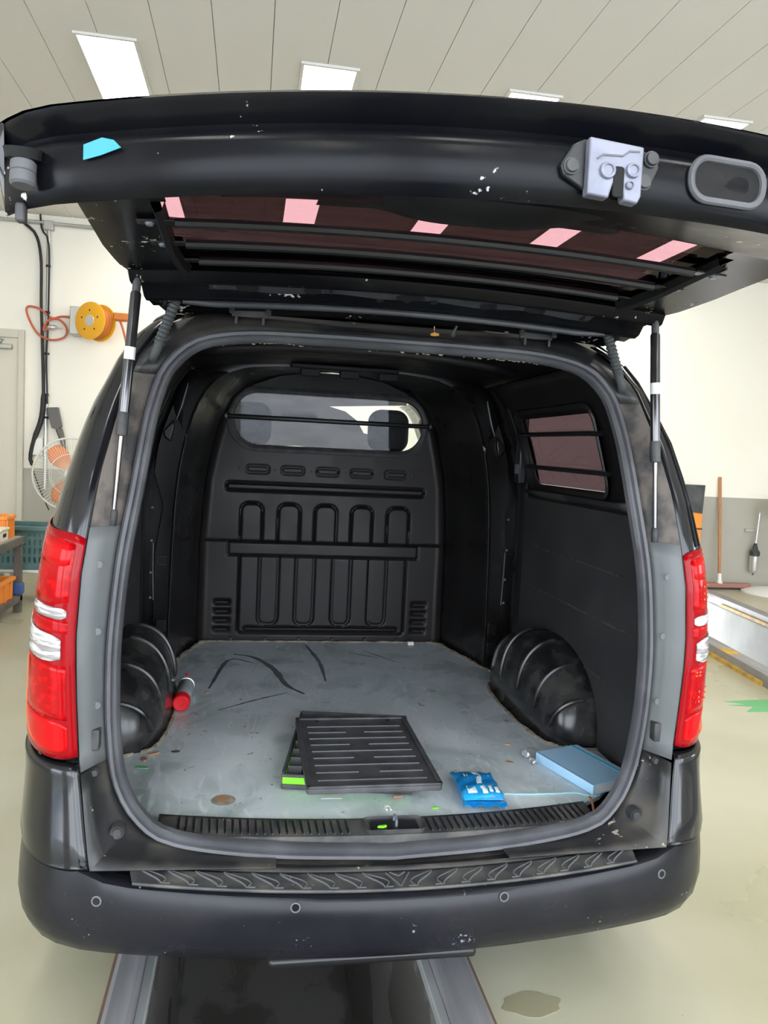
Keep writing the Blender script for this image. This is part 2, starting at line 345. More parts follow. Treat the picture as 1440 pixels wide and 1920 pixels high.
# pit one: walls, bottom, steel rails
x0, x1, y0, y1 = PIT
tag(box('trim_1', (x0-0.02, y0, -1.25), (x1+0.02, y1, -1.2), 'pit_dark'), 'dark stained floor of the inspection pit', kind='structure')
for i, xx in enumerate((x0-0.02, x1)):
    tag(box('trim_%d' % (2+i), (xx, y0, -1.2), (xx+0.02, y1, 0.0), 'pit_dark'), 'painted side wall of the inspection pit', kind='structure')
tag(box('trim_4', (x0, y1, -1.2), (x1, y1+0.02, 0.0), 'pit_dark'), 'far end wall of the inspection pit', kind='structure')
tag(box('trim_5', (x0, y0-0.02, -1.2), (x1, y0, 0.0), 'pit_paint'), 'near end wall of the inspection pit', kind='structure')
def pit_rail(xa, xb, side, label):
    t = empty('pit_rail', ((xa+xb)/2, 2.0, 0)); tag(t, label, 'rail', 'steel edge rails of the pit under the van')
    poly = [(xa, -0.03), (xa, 0.045), (xa+0.012, 0.052), (xb-0.012, 0.052), (xb, 0.045), (xb, -0.03)]
    prism('rail_body', poly, (0, y0, 0), (1, 0, 0), (0, 0, 1), (0, y1-y0, 0), 'rail_steel', t)
    box('rail_inner_lip', ((xb, y0, -0.03) if side < 0 else (xa-0.028, y0, -0.03)), ((xb+0.028, y1, 0.004) if side < 0 else (xa, y1, 0.004)), 'pit_paint', t, bevel=0.003)
    box('rail_outer_angle', ((xa-0.012, y0, 0.0) if side < 0 else (xb, y0, 0.0)), ((xa, y1, 0.03) if side < 0 else (xb+0.014, y1, 0.03)), 'rust', t)
pit_rail(-0.735, -0.66, -1, 'wide grey steel pit rail left of the pit below the bumper')
pit_rail(0.18, 0.28, 1, 'wide grey steel pit rail right of the pit below the bumper')
# pit two
def along(s, off, z=0.0): p = P2A0 + d2*s + n2*off; return Vector((p.x, p.y, z))
L2 = (P2B-P2A0).length
def p2slab(name, o0, o1, z0, z1, m, parent=None, s0=0.0, s1=None, **k):
    s1 = L2 if s1 is None else s1
    return mk(name, [along(s0, o0, z0), along(s1, o0, z0), along(s1, o1, z0), along(s0, o1, z0), along(s0, o0, z1), along(s1, o0, z1), along(s1, o1, z1), along(s0, o1, z1)],
              [(0, 1, 2, 3), (4, 5, 6, 7), (0, 1, 5, 4), (1, 2, 6, 5), (2, 3, 7, 6), (3, 0, 4, 7)], m, parent, smooth=False, **k)
tag(p2slab('trim_6', -0.02, P2W+0.02, -1.25, -1.2, 'pit_dark'), 'dark bottom of the second inspection pit', kind='structure')
tag(p2slab('trim_7', -0.02, 0.0, -1.2, 0.0, 'pit_paint'), 'near side wall of the second inspection pit', kind='structure')
tag(p2slab('trim_8', P2W, P2W+0.02, -1.2, 0.0, 'pit_paint'), 'pale far side wall of the second inspection pit', kind='structure')
def rail2(o0, sgn, label):
    t = empty('pit_rail', along(L2-2.5, o0)); tag(t, label, 'rail', 'steel edge rails of the second pit')
    p2slab('rail_body', o0, o0+0.13*sgn, -0.02, 0.09, 'rail_steel', t)
    p2slab('yellow_stripe', o0+(0.131*sgn if sgn < 0 else -0.001), o0+(0.150*sgn if sgn < 0 else -0.02), 0.0, 0.032, 'yellow_paint', t, s0=L2-3.75 if sgn < 0 else L2-2.9, s1=L2-0.6)
    p2slab('rail_edge', o0+(0.0 if sgn < 0 else 0.13), o0+(0.03 if sgn < 0 else 0.16), 0.0, 0.03, 'rust', t)
    return t
ra = rail2(0.0, -1, 'near steel rail of the second pit with worn yellow stripe')
p2slab('yellow_patch', -0.132, -0.028, 0.089, 0.0912, 'yellow_paint', ra, s0=L2-3.22, s1=L2-3.0)
rail2(P2W, 1, 'far steel rail of the second pit along the pale floor')
# floor marks
def mark(name, poly, m, label, cat='floor mark', z=0.0):
    tag(prism(name, poly, (0, 0, z), (1, 0, 0), (0, 1, 0), (0, 0, 0.0012), m), label, cat)
mark('green_floor_marking', [(2.74, 4.58), (2.86, 4.52), (2.72, 4.50), (2.88, 4.47), (2.76, 4.37), (3.5, 4.36), (3.5, 4.62), (3.0, 4.61)], 'green_paint', 'ragged green painted patch on the floor right of the van')
mark('yellow_floor_marking', [(3.05, 5.85), (3.33, 5.80), (3.25, 5.52), (3.05, 5.50)], 'yellow_paint', 'yellow painted patch beside the second pit rail')
mark('water_stain', [(0.43+0.10*math.cos(a*PI/8)*(1+0.25*math.sin(3*a)), 1.97+0.055*math.sin(a*PI/8)*(1+0.2*math.cos(2*a))) for a in range(16)] if False else [(0.43+0.085*math.cos(a*PI/16)*(1+0.10*math.sin(2.0*a*PI/16*3)), 1.97+0.05*math.sin(a*PI/16)*(1+0.08*math.cos(4*a*PI/16))) for a in range(32)], mat('stain', (0.34, 0.31, 0.20), 0.2), 'small brown oil stain on the floor right of the pit', 'stain')
# outside apron
tag(box('trim_9', (-40, -60, -0.06), (40, YB, -0.01), 'asphalt'), 'asphalt yard outside the open doors', kind='structure')
# walls
tag(box('wall_front', (XL, YW, 1.18), (XR, YW+0.15, CEIL), 'wall_cream'), 'cream painted upper wall behind the van', kind='structure')
tag(box('baseboard_front', (XL, YW-0.003, 0.0), (XR, YW+0.15, 1.18), 'wall_grey'), 'grey painted lower band of the wall behind the van', kind='structure')
for nm, xa, xb, o0, o1, z0_, z1_ in (('left', XL-0.15, XL, -2.8, 0.3, 0.0, 3.0), ('right', XR, XR+0.15, 0.6, 2.6, 1.18, 2.9)):
    wl = tag(box('wall_'+nm, (xa, o1, 1.18), (xb, YW, CEIL), 'wall_cream'), 'cream painted %s side wall with a wide daylight opening' % nm, kind='structure')
    box('wall_section', (xa, YB, 1.18), (xb, o0, CEIL), 'wall_cream', wl); box('lintel', (xa, o0, z1_), (xb, o1, CEIL), 'wall_cream', wl)
    bl = tag(box('baseboard_'+nm, (xa-0.003, o1 if z0_ < 1 else YB, 0), (xb+0.003, YW, 1.18), 'wall_grey'), 'grey painted lower band of the %s wall' % nm, kind='structure')
    if z0_ < 1: box('wall_section', (xa-0.003, YB, 0), (xb+0.003, o0, 1.18), 'wall_grey', bl)
tag(box('trim_10', (-40, YB, -0.06), (XL-0.15, 30, -0.01), 'asphalt'), 'asphalt yard left of the garage', kind='structure')
tag(box('trim_11', (XR+0.15, YB, -0.06), (40, 30, -0.01), 'asphalt'), 'asphalt yard right of the garage', kind='structure')
wb = tag(box('wall_back', (XL, YB-0.15, 3.75), (XR, YB, CEIL), 'wall_cream'), 'lintel over the open garage doors behind the viewer', kind='structure')
for xa in (XL, -0.9, 3.7, XR-0.3):
    box('door_pier', (xa, YB-0.15, 0), (xa+0.3, YB, 3.75), 'wall_cream', wb)
# ceiling with boards
cl = tag(box('ceiling', (XL, YB, CEIL+0.012), (XR, YW, CEIL+0.1), 'joint_dark'), 'pale board ceiling of the garage', kind='structure')
PITCHX = 0.345; nb = int((XR-XL)/PITCHX)+1; base = None
for i in range(nb):
    xa = -5.195+i*PITCHX
    if base is None:
        base = box('ceiling_board', (0.002, YB, CEIL), (PITCHX-0.002, YW, CEIL+0.012), 'ceiling_board', None); bo = base
    else:
        bo = base.copy(); COL.objects.link(bo)
    bo.parent = cl; bo.location = (xa, 0, 0)
# ceiling lamps
def lamp(x, yc, label):
    t = empty('ceiling_lamp', (x, yc, CEIL)); tag(t, label, 'ceiling lamp', 'flat ceiling light panels')
    w_, l_ = 0.165, 0.55
    box('diffuser', (x-w_, yc-l_, CEIL-0.014), (x+w_, yc+l_, CEIL-0.002), 'lamp_diffuser', t)
    for a, b in (((x-w_-0.02, yc-l_-0.02, CEIL-0.016), (x-w_, yc+l_+0.02, CEIL-0.001)), ((x+w_, yc-l_-0.02, CEIL-0.016), (x+w_+0.02, yc+l_+0.02, CEIL-0.001)),
                 ((x-w_, yc-l_-0.02, CEIL-0.016), (x+w_, yc-l_, CEIL-0.001)), ((x-w_, yc+l_, CEIL-0.016), (x+w_, yc+l_+0.02, CEIL-0.001))):
        box('lamp_rim', a, b, 'lamp_frame', t)
ROW = ['long lit ceiling panel nearest the left edge', 'lit ceiling panel above the middle of the tailgate', 'lit ceiling panel right of the middle above the tailgate', 'lit ceiling panel at the far right above the tailgate']
for i, x in enumerate((-1.36, 0.0, 1.36, 2.75)): lamp(x, 5.64, ROW[i])
ROW2 = ['far row light panel seen through the left end of the rear glass', 'far row light panel seen through the rear glass, second from the left', 'far row light panel seen through the middle of the rear glass', 'far row light panel seen through the rear glass right of the middle', 'far row light panel seen through the right corner of the rear glass']
for i, x in enumerate((-1.36, 0.0, 1.36, 2.72, 4.08)): lamp(x, 8.20, ROW2[i])
for yc in (3.07, 0.5, -2.07):
    for x in (-1.36, 0.0, 1.36, 2.72): lamp(x, yc, 'lit ceiling panel in the rows over and behind the viewer')

# ================================================================== VAN
FZ = 0.50                                    # cargo floor level
van = tag(empty('van', (0, 1.78, 0)), 'black panel van seen from behind with its tailgate raised over an empty cargo bay', 'van')
WT = [(0.20, 0.960), (0.287, 0.982), (0.38, 0.992), (0.44, 0.993), (0.532, 0.990), (0.713, 0.983), (0.833, 0.979), (0.98, 0.967), (1.098, 0.955), (1.215, 0.939), (1.309, 0.924), (1.375, 0.908), (1.462, 0.886), (1.541, 0.865), (1.622, 0.841), (1.70, 0.808), (1.783, 0.776), (1.833, 0.743), (1.872, 0.703), (1.91, 0.62)]
def WID(z): return interp(WT, z)
# rear edge of the outer body skin (x, y) by height
XIN = [(0.49, 0.757), (0.60, 0.778), (0.734, 0.800), (0.90, 0.808), (1.05, 0.812), (1.20, 0.805), (1.30, 0.793), (1.45, 0.775), (1.60, 0.748), (1.75, 0.712), (1.85, 0.655), (1.91, 0.56)]
YIN = [(0.49, 1.885), (0.60, 1.925), (0.734, 1.968), (0.98, 1.962), (1.20, 1.975), (1.30, 1.990), (1.45, 2.030), (1.60, 2.090), (1.75, 2.170), (1.85, 2.235), (1.91, 2.27)]
def sec(z, n=14, off=0.0, uni=False):
    """horizontal section of the rear body corner at height z, from the opening edge round to the side"""
    W, xi, yi = WID(z), interp(XIN, z), interp(YIN, z); a = max(0.03, W-xi); out = []
    p = interp([(0.73, 2.25), (1.0, 2.45), (1.3, 2.7), (1.6, 3.0)], z); b = interp([(0.73, 0.42), (1.3, 0.38), (1.6, 0.35)], z)
    if uni:                                  # even spacing along the arc
        D = sec(z, 161, off); acc = [0.0]
        for q0, q1 in zip(D, D[1:]): acc.append(acc[-1]+(q1-q0).length)
        k = 0; res = []
        for i in range(n):
            t = acc[-1]*i/(n-1)
            while k < 159 and acc[k+1] < t: k += 1
            res.append(D[k].lerp(D[k+1], (t-acc[k])/max(1e-9, acc[k+1]-acc[k])))
        return res
    for i in range(n):
        th = (PI/2)*i/(n-1); c, s = math.cos(th), math.sin(th)
        X = abs(s)**(2/p)*a; Y = abs(c)**(2/p)*b
        nx, ny = (X/a)**(p-1)/a, -(Y/b)**(p-1)/b; l = math.hypot(nx, ny) or 1
        out.append(Vector((W-a+X+off*nx/l, yi+b-Y+off*ny/l, z)))
    return out
SIDEY = [2.62, 2.80, 3.10, 3.36, 3.70, 4.30, 4.62, 5.10, 5.45, 5.75]
ZQ = [0.735, 0.80, 0.86, 0.92, 0.98, 1.04, 1.10, 1.16, 1.22, 1.28, 1.302, 1.345, 1.40, 1.43, 1.48, 1.53, 1.58, 1.63, 1.68, 1.715, 1.75, 1.79, 1.83, 1.86, 1.885]
for side in (1, -1):
    rows = []
    for z in ZQ:
        s = sec(z, 16); wz = s[-1].x
        rows.append(s + [Vector((wz, y, z)) for y in SIDEY])
    nsec = 16
    def hole(i, j, side=side):
        z0, z1 = ZQ[i], ZQ[i+1]
        if j >= nsec-1:
            jy = j-(nsec-1); ya = ([2.585]+SIDEY)[jy]; yb_ = SIDEY[jy]
            if side > 0 and ya >= 2.6 and yb_ <= 3.40 and z0 >= 1.39 and z1 <= 1.72: return True
            if ya >= 4.6 and yb_ <= 5.5 and z0 >= 1.21 and z1 <= 1.76: return True
        return False
    rows = [[Vector((p.x*side, p.y, p.z)) for p in r] for r in rows]
    q = grid('quarter_panel', rows, 'paint', van, hole=hole, solid=0.004, off=-1 if side > 0 else 1)
    # lower side skin below the tail light, forward of the bumper
    rows = [[Vector((WID(z)*side*0.985, y, z)) for y in (2.30, 3.0, 4.0, 5.0, 5.9, 6.4)] for z in (0.30, 0.45, 0.60, 0.735)]
    grid('sill_panel', rows, 'paint', van, solid=0.004)
    # dark trim lines on the rear corner above the tail light
    for off_t, r_ in ((3, 0.0045), (5, 0.003)):
        tube('pillar_seam', [Vector((sec(z, 16, 0.0015)[off_t].x*side, sec(z, 16, 0.0015)[off_t].y, z)) for z in (1.31, 1.40, 1.50, 1.60, 1.70, 1.78, 1.83)], r_, 'gap_black', van, seg=6)
# roof
rows = []
for y, dz in ((2.28, -0.012), (2.36, 0.012), (2.6, 0.03), (3.4, 0.045), (4.4, 0.04), (5.1, 0.0)):
    r = []
    for x in (-0.69, -0.62, -0.5, -0.3, 0, 0.3, 0.5, 0.62, 0.69): r.append(Vector((x, y, 1.940+dz+0.02-0.13*abs(x)**2.2*0.9 - (0.03 if abs(x) > 0.65 else 0))))
    rows.append(r)
grid('roof_panel', rows, 'paint', van, solid=0.004)

# ---- weatherstrip
SEAL = [(0, 2.225, 1.862), (0.20, 2.222, 1.861), (0.405, 2.215, 1.855), (0.52, 2.20, 1.836), (0.578, 2.19, 1.812), (0.62, 2.182, 1.776), (0.653, 2.174, 1.731), (0.673, 2.16, 1.672), (0.691, 2.132, 1.581), (0.710, 2.085, 1.42), (0.735, 2.048, 1.235), (0.750, 2.034, 1.045), (0.752, 2.03, 0.912), (0.748, 2.035, 0.778), (0.729, 2.04, 0.640), (0.667, 2.015, 0.545), (0.566, 1.985, 0.496), (0.326, 1.958, 0.470), (0, 1.945, 0.458)]
half = cr_path(SEAL, 70)
loop = half + [Vector((-p.x, p.y, p.z)) for p in reversed(half[1:-1])]
def inward(i, lp):
    n = len(lp); t = (lp[(i+1) % n]-lp[(i-1) % n]).normalized(); c = Vector((0, lp[i].y, 1.15))
    d = Vector((-t.z, 0, t.x)); d.normalize()
    return d if d.dot(c-lp[i]) > 0 else -d
INW = [inward(i, loop) for i in range(len(loop))]
def seal_ring(prof):
    return [[loop[i] + INW[i]*a + Vector((0, b, 0)) for a, b in prof] for i in range(len(loop))]+[[loop[0]+INW[0]*a+Vector((0, b, 0)) for a, b in prof]]
ws = grid('weatherstrip', seal_ring([(0.0, 0.012), (-0.001, -0.004), (0.006, -0.015), (0.014, -0.013), (0.0165, -0.004), (0.019, -0.006), (0.027, -0.008), (0.033, 0.0), (0.034, 0.020), (0.020, 0.022)]), 'rubber', van, close_u=True)
tag(ws, 'grey rubber seal around the cargo opening')

# ---- flange between weatherstrip and outer skin, in three finishes
def edge_pt(p):
    """outer edge of the flange belonging to a point on the weatherstrip"""
    z = p.z
    if z > 1.78: # across the top
        t = smooth01((0.66-abs(p.x))/0.30); x = p.x*(1.03+0.05*(1-t)); zz = 1.905 if abs(p.x) < 0.5 else 1.905-0.06*((abs(p.x)-0.5)/0.13)
        return Vector((x, 2.275-0.10*max(0, abs(p.x)-0.45), zz))
    z2 = z
    return Vector((math.copysign(interp(XIN, z2), p.x), interp(YIN, z2), z2))
def flange(name, sel, m, label=None, mid=(0.5, 0.012)):
    pts = [p for p in sel]
    rows = []
    for p in pts:
        e = edge_pt(p); q = p + Vector((0, 0.010, 0)); mm = q.lerp(e, mid[0]) + Vector((0, mid[1], 0))
        rows.append([q, q.lerp(mm, 0.5)+Vector((0, 0.002, 0)), mm, e])
    o = grid(name, rows, m, van, solid=0.003)
    if label: o['label'] = label
    return o
up_half = [p for p in half if p.z > 1.295]
mid_half = [p for p in half if 0.69 < p.z < 1.33]
top = [Vector((-p.x, p.y, p.z)) for p in reversed([p for p in half if p.z > 1.70])][:-1] + [p for p in half if p.z > 1.70]
for s in (1, -1):
    mk_ = lambda L_: [Vector((p.x*s, p.y, p.z)) for p in L_]
    flange('pillar_gutter', mk_([p for p in half if 1.255 < p.z < 1.76]), 'dust_flange', 'dusty brown gutter beside the rubber seal')
    pf = flange('pillar_flange', mk_(mid_half), 'primer', 'bare grey painted pillar face beside the tail light', mid=(0.42, 0.002))
    for z in (0.86, 1.05, 1.22):
        lathe('plug', [(0.0, -0.002), (0.009, -0.002), (0.010, 0.0)], (s*(0.770 if z > 0.9 else 0.768), 2.012, z), (0, 1, 0), 'primer', pf, seg=14)
    clip = box('striker_bracket', (s*0.772-0.013, 1.998, 0.745), (s*0.772+0.013, 2.03, 0.800), 'rubber_dark', pf, bevel=0.004)
flange('rear_header', top, 'dust_black', 'grimy painted header above the opening', mid=(0.5, 0.004))

# ---- lower rear corners below the grey face
def corner_rows(s):
    rows = []
    for p in [p for p in half if p.z < 0.735 and p.x > 0.30]:
        z = p.z
        if z >= 0.545:
            ze = 0.492+(0.735-0.492)*(z-0.545)/(0.735-0.545); e = Vector((interp(XIN, ze), interp(YIN, ze), ze))
        else:
            t = min(1.0, (p.x-0.30)/(0.667-0.30)); e = Vector((0.30+(0.757-0.30)*t, 1.887-0.002*t, 0.478+0.014*t))
        q = p + Vector((0, 0.008, 0)); mm = q.lerp(e, 0.45)+Vector((0, 0.018, 0.0))
        rows.append([Vector((a.x*s, a.y, a.z)) for a in (q, q.lerp(mm, .5), mm, mm.lerp(e, .5), e)])
    return rows
for s in (1, -1):
    lc = grid('lower_corner', corner_rows(s), 'dust_black', van, solid=0.003); lc['label'] = 'dirty black corner panel below the grey pillar face'
    lathe('rubber_stop', [(0.0, -0.016), (0.010, -0.016), (0.012, -0.010), (0.013, -0.010), (0.017, -0.013), (0.019, -0.006), (0.0195, 0.012)], (s*0.706, 1.985, 0.543), (0, 1, 0), 'rubber_dark', lc, seg=20)
    lathe('drain_plug', [(0.0, -0.006), (0.008, -0.006), (0.011, 0.004)], (s*0.768, 1.998, 0.69), (0, 1, 0), 'rubber_dark', lc, seg=14)
# sill face under the weatherstrip down to the step pad
rows = []
for i in range(41):
    x = -0.70+1.40*i/40; ys, zs = None, None
    k = min(range(len(half)), key=lambda a: abs(half[a].x-abs(x))+(10 if half[a].z > 0.7 else 0)); p = half[k]
    ys, zs = p.y, min(p.z, 0.50)
    bow = 0.10*x*x
    rows.append([Vector((x, ys+0.01, zs+0.002)), Vector((x, ys-0.012, zs-0.012)), Vector((x, 1.905+bow, 0.461+0.03*x*x)), Vector((x, 1.893+bow, 0.466+0.03*x*x)), Vector((x, 1.880+bow, 0.457+0.03*x*x))])
so = grid('sill_face', rows, 'dust_black', van, solid=0.003); so['label'] = 'dusty body sill between the seal and the bumper step'

# ---- bumper
def bump_y(x, yc, W):
    x0 = 0.70; y = yc+0.155*x*x
    if x > x0:
        t = min(1.0, (x-x0)/(W-x0)); y += 0.40*(1-(max(0.0, 1-t**3))**(1/3.0))
    return y
XS = [0, 0.1, 0.2, 0.3, 0.4, 0.5, 0.6, 0.66, 0.72, 0.78, 0.84]
def brow(z, yc, W, zc=0.0):
    xs = XS + [0.84+(W-0.84)*t for t in (0.3, 0.55, 0.72, 0.84, 0.92, 0.965, 0.985, 0.995, 1.0)]
    rise = lambda x: zc*0.45*x*x + zc*0.62*smooth01((x-0.68)/0.20)
    r = [Vector((x, bump_y(x, yc, W), z + rise(x))) for x in xs] + [Vector((W, 2.45, z+rise(W)))]
    return [Vector((-p.x, p.y, p.z)) for p in reversed(r[1:])] + r
brows = [brow(0.438, 2.00, 0.93, 0.08), brow(0.444, 1.87, 0.945, 0.08), brow(0.450, 1.815, 0.972, 0.08), brow(0.450, 1.803, 0.976, 0.078), brow(0.446, 1.792, 0.982, 0.074), brow(0.438, 1.786, 0.986, 0.05), brow(0.40, 1.779, 0.991, 0.02), brow(0.36, 1.778, 0.993), brow(0.32, 1.786, 0.988), brow(0.285, 1.806, 0.975), brow(0.262, 1.838, 0.955), brow(0.255, 1.90, 0.93), brow(0.262, 1.98, 0.90)]
bu = grid('bumper', brows, 'bumper_plastic', van, solid=0.004); bu['label'] = 'scuffed black rear bumper with step pad'
box('tow_cover', (-0.32, 1.85, 0.232), (0.22, 1.98, 0.262), 'satin_black', bu, bevel=0.012)
for x, z in ((0.262, 0.431), (-0.262, 0.431), (0.733, 0.428), (-0.733, 0.428)):
    yy = bump_y(abs(x), 1.7835, 0.988); nx = 0.31*x
    a = Vector((nx, -1, 0.12)).normalized()
    se = lathe('parking_sensor', [(0.0, 0.003), (0.0085, 0.003), (0.009, 0.0012)], (x, yy, z), a, 'bumper_plastic', bu, seg=18)
    lathe('sensor_ring', [(0.0090, 0.001), (0.0092, 0.0038), (0.0125, 0.0036), (0.0130, 0.0)], (x, yy, z), a, 'tray_edge', bu, seg=18, cap=False)
# upper corner of the bumper below each tail light
for s in (1, -1):
    rows = []
    for z, g in ((0.488, -0.006), (0.497, 0.0), (0.505, 0.0), (0.515, 0.004), (0.56, 0.005), (0.61, 0.006), (0.66, 0.008), (0.70, 0.012), (0.712, 0.015), (0.719, 0.013), (0.730, 0.002)):
        rr = sec(z, 18, g); rows.append([Vector((p.x*s, p.y, p.z+0.012*(p.y-1.9))) for p in rr])
    cg = grid('bumper_corner', rows, 'paint', van, solid=0.004); cg['label'] = 'glossy black bumper corner under the tail light'

# ---- step pad with its curved treads
def pad_pt(u, v_):
    """u -1..1 across, v_ 0 rear .. 1 front lip"""
    x = u*(0.668-0.018*v_); y0_ = 1.878+0.10*x*x; y1_ = 1.803+0.118*x*x
    return Vector((x, y0_+(y1_-y0_)*v_, 0.4585+0.042*x*x-0.006*v_*v_+0.002))
rows = [[pad_pt(-1+2*i/60, j/8) + Vector((0, 0, 0.003)) for j in range(9)] for i in range(61)]
pad = grid('step_pad', rows, 'pad_plastic', van, solid=0.006); pad['label'] = 'ribbed dark grey step pad on the bumper'
for k in range(18):
    side = -1 if k < 9 else 1; kk = k if k < 9 else k-9
    u0 = (0.965-kk*0.104)*side
    pts = []
    for i in range(9):
        t = i/8; u = u0 - side*(0.018+0.058*(t**1.3)) if False else u0 - side*0.070*smooth01(t)
        pts.append(pad_pt(u, 0.10+0.78*t)+Vector((0, 0, 0.0045)))
    pts += [pad_pt(u0-side*(0.070+0.011*i), 0.88)+Vector((0, 0, 0.0045)) for i in (1, 2, 3)]
    tube('tread_rib', pts, 0.0024, 'tray_edge', pad, seg=6)
    # hollow leaf shaped pocket beside the rib
    lf = []
    for i in range(11):
        t = i/10; lf.append(pad_pt(u0-side*(0.070*smooth01(t)+0.036*math.sin(PI*t)+0.006), 0.12+0.70*t)+Vector((0, 0, 0.0042)))
    tube('tread_edge', lf, 0.0018, 'tray_edge', pad, seg=6)
for dx in (-1, 1):
    tube('arrow_mark', [pad_pt(dx*0.045, 0.14)+Vector((0, 0, 0.004)), pad_pt(dx*0.02, 0.55)+Vector((0, 0, 0.004)), pad_pt(0, 0.86)+Vector((0, 0, 0.004))], 0.0022, 'tray_edge', pad, seg=6)
    tube('arrow_mark', [pad_pt(dx*0.03, 0.10)+Vector((0, 0, 0.004)), pad_pt(0.0, 0.32)+Vector((0, 0, 0.004))], 0.002, 'tray_edge', pad, seg=6)
tube('pad_lip', [pad_pt(-1+2*i/60, 1.0)+Vector((0, 0, 0.0035)) for i in range(61)], 0.004, 'pad_plastic', pad, seg=8)

# ---- tail lights
TLC = {}
def tsec(z, off):
    k = (round(z, 4), round(off, 4))
    if k not in TLC: TLC[k] = sec(z, 33, off, True)
    return TLC[k]
def tl_at(z, t, off):
    r = tsec(z, off); f_ = max(0.0, min(0.9999, t))*32; i = int(f_); return r[i].lerp(r[i+1], f_-i)
def tl_patch(name, z0, z1, t0, t1, m, parent, s, off, nz=8, nt=14, slope=0.035, solid=0.004, corner=0.0):
    rows = []
    for i in range(nz+1):
        r = []; v_ = i/nz
        for j in range(nt+1):
            u = j/nt; t = t0+(t1-t0)*u; z = z0+(z1-z0)*v_
            if corner:
                e = max(0.0, 1-min(u, 1-u)/0.12)**2*corner; z += e*(0.5-v_)*2
            z += slope*t
            p = tl_at(z, t, off); r.append(Vector((p.x*s, p.y, p.z)))
        rows.append(r)
    return grid(name, rows, m, parent, solid=solid, off=-1 if s > 0 else 1)
for s, nm in ((-1, 'left'), (1, 'right')):
    tl = tl_patch('tail_light', 0.737, 1.299, 0.0, 0.92, 'red_lens_dark', van, s, 0.008, nz=26, nt=24, corner=0.012); tl['label'] = 'tall red tail light on the %s rear corner' % nm
    tl_patch('red_lens', 1.122, 1.280, 0.045, 0.80, 'red_lens', tl, s, 0.0095, corner=0.01)
    tl_patch('stop_lens', 1.215, 1.272, 0.06, 0.50, 'red_lens_bright', tl, s, 0.0100, nz=3, corner=0.006)
    tl_patch('reflector_strip', 1.088, 1.115, 0.050, 0.36, 'clear_lens', tl, s, 0.0115, nz=4, corner=0.006)
    tl_patch('middle_lens', 1.054, 1.084, 0.04, 0.80, 'red_lens', tl, s, 0.0095, nz=4)
    tl_patch('reversing_lens', 0.982, 1.049, 0.070, 0.78, 'clear_lens', tl, s, 0.0125, nz=8, corner=0.010)
    tl_patch('lower_lens', 0.838, 0.974, 0.045, 0.74, 'red_lens', tl, s, 0.0095)
    tl_patch('tail_lens', 0.752, 0.834, 0.045, 0.62, 'red_lens_bright', tl, s, 0.0098, corner=0.012)
    pts = [(0.970, 0.40), (0.945, 0.46), (0.90, 0.48), (0.85, 0.46), (0.80, 0.42), (0.765, 0.34), (0.752, 0.24)]
    tube('amber_edge', cr_path([(tl_at(z+0.015, t, 0.0105).x*s, tl_at(z+0.015, t, 0.0105).y, z+0.015) for z, t in pts], 20), [0.002]+[0.0045]*18+[0.002], 'amber_lens', tl, seg=8)
    for z, ta, tb in ((1.196, 0.10, 0.28), (1.176, 0.10, 0.28), (1.160, 0.10, 0.26), (0.898, 0.08, 0.26), (0.882, 0.08, 0.26), (0.868, 0.10, 0.24), (0.945, 0.07, 0.13), (0.955, 0.07, 0.13)):
        for k in range(5):
            t = ta+(tb-ta)*k/4; p = tl_at(z+0.004, t, 0.0105)
            lathe('facet', [(0.0035, 0.0), (0.002, 0.0016), (0.0, 0.002)], (p.x*s, p.y, p.z), (s*0.6, -0.8, 0), 'amber_lens' if k % 2 else 'red_lens_bright', tl, seg=5)

# ================================================================== CARGO BAY
# floor sheet (outline follows the side walls and wheel arches)
YF0, YF1, YP = 2.10, 4.12, 4.135
def fedge(x): return 2.065+0.17*x*x
fl_half = [(0.60, fedge(0.60)+0.01), (0.70, 2.19), (0.80, 2.30), (0.865, 2.42), (0.875, 2.7), (0.875, 3.45), (0.76, 3.60), (0.715, 3.78), (0.645, 4.06), (0.60, YF1)]
poly = [(x, fedge(x)) for x in [-0.6+0.1*i for i in range(13)]] + fl_half[1:] + [(-a, b) for a, b in reversed(fl_half[1:])]
cf = prism('cargo_floor', poly, (0, 0, FZ-0.012), (1, 0, 0), (0, 1, 0), (0, 0, 0.012), 'sheet_steel', van)
cf['label'] = 'worn grey-blue sheet metal cargo floor with stains'
for s in (1, -1):
    pts = cr_path([(s*a, b, FZ+0.001) for a, b in [(0.77, 3.56), (0.73, 3.72), (0.69, 3.88), (0.650, 4.05), (0.60, 4.115)]], 26)
    pts = [p+Vector((rnd.uniform(-.006, .006), rnd.uniform(-.006, .006), 0)) for p in pts]
    tube('sealant_bead', pts, [rnd.uniform(0.006, 0.014) for _ in pts], 'sealant', cf, seg=7)
tube('sealant_bead', [Vector((-0.60+1.2*i/40, 4.118+rnd.uniform(-.003, .003), FZ)) for i in range(41)], [rnd.uniform(0.003, 0.008) for _ in range(41)], 'sealant', cf, seg=6)
lathe('floor_hole', [(0.0, 0.0012), (0.030, 0.0012), (0.036, 0.0)], (-0.451, 2.235, FZ), (0, 0, 1), 'sealant', cf, seg=18)
lathe('floor_hole', [(0.0, 0.0018), (0.021, 0.0018), (0.022, 0.001)], (-0.455, 2.243, FZ), (0, 0, 1), 'wood_chip', cf, seg=14)

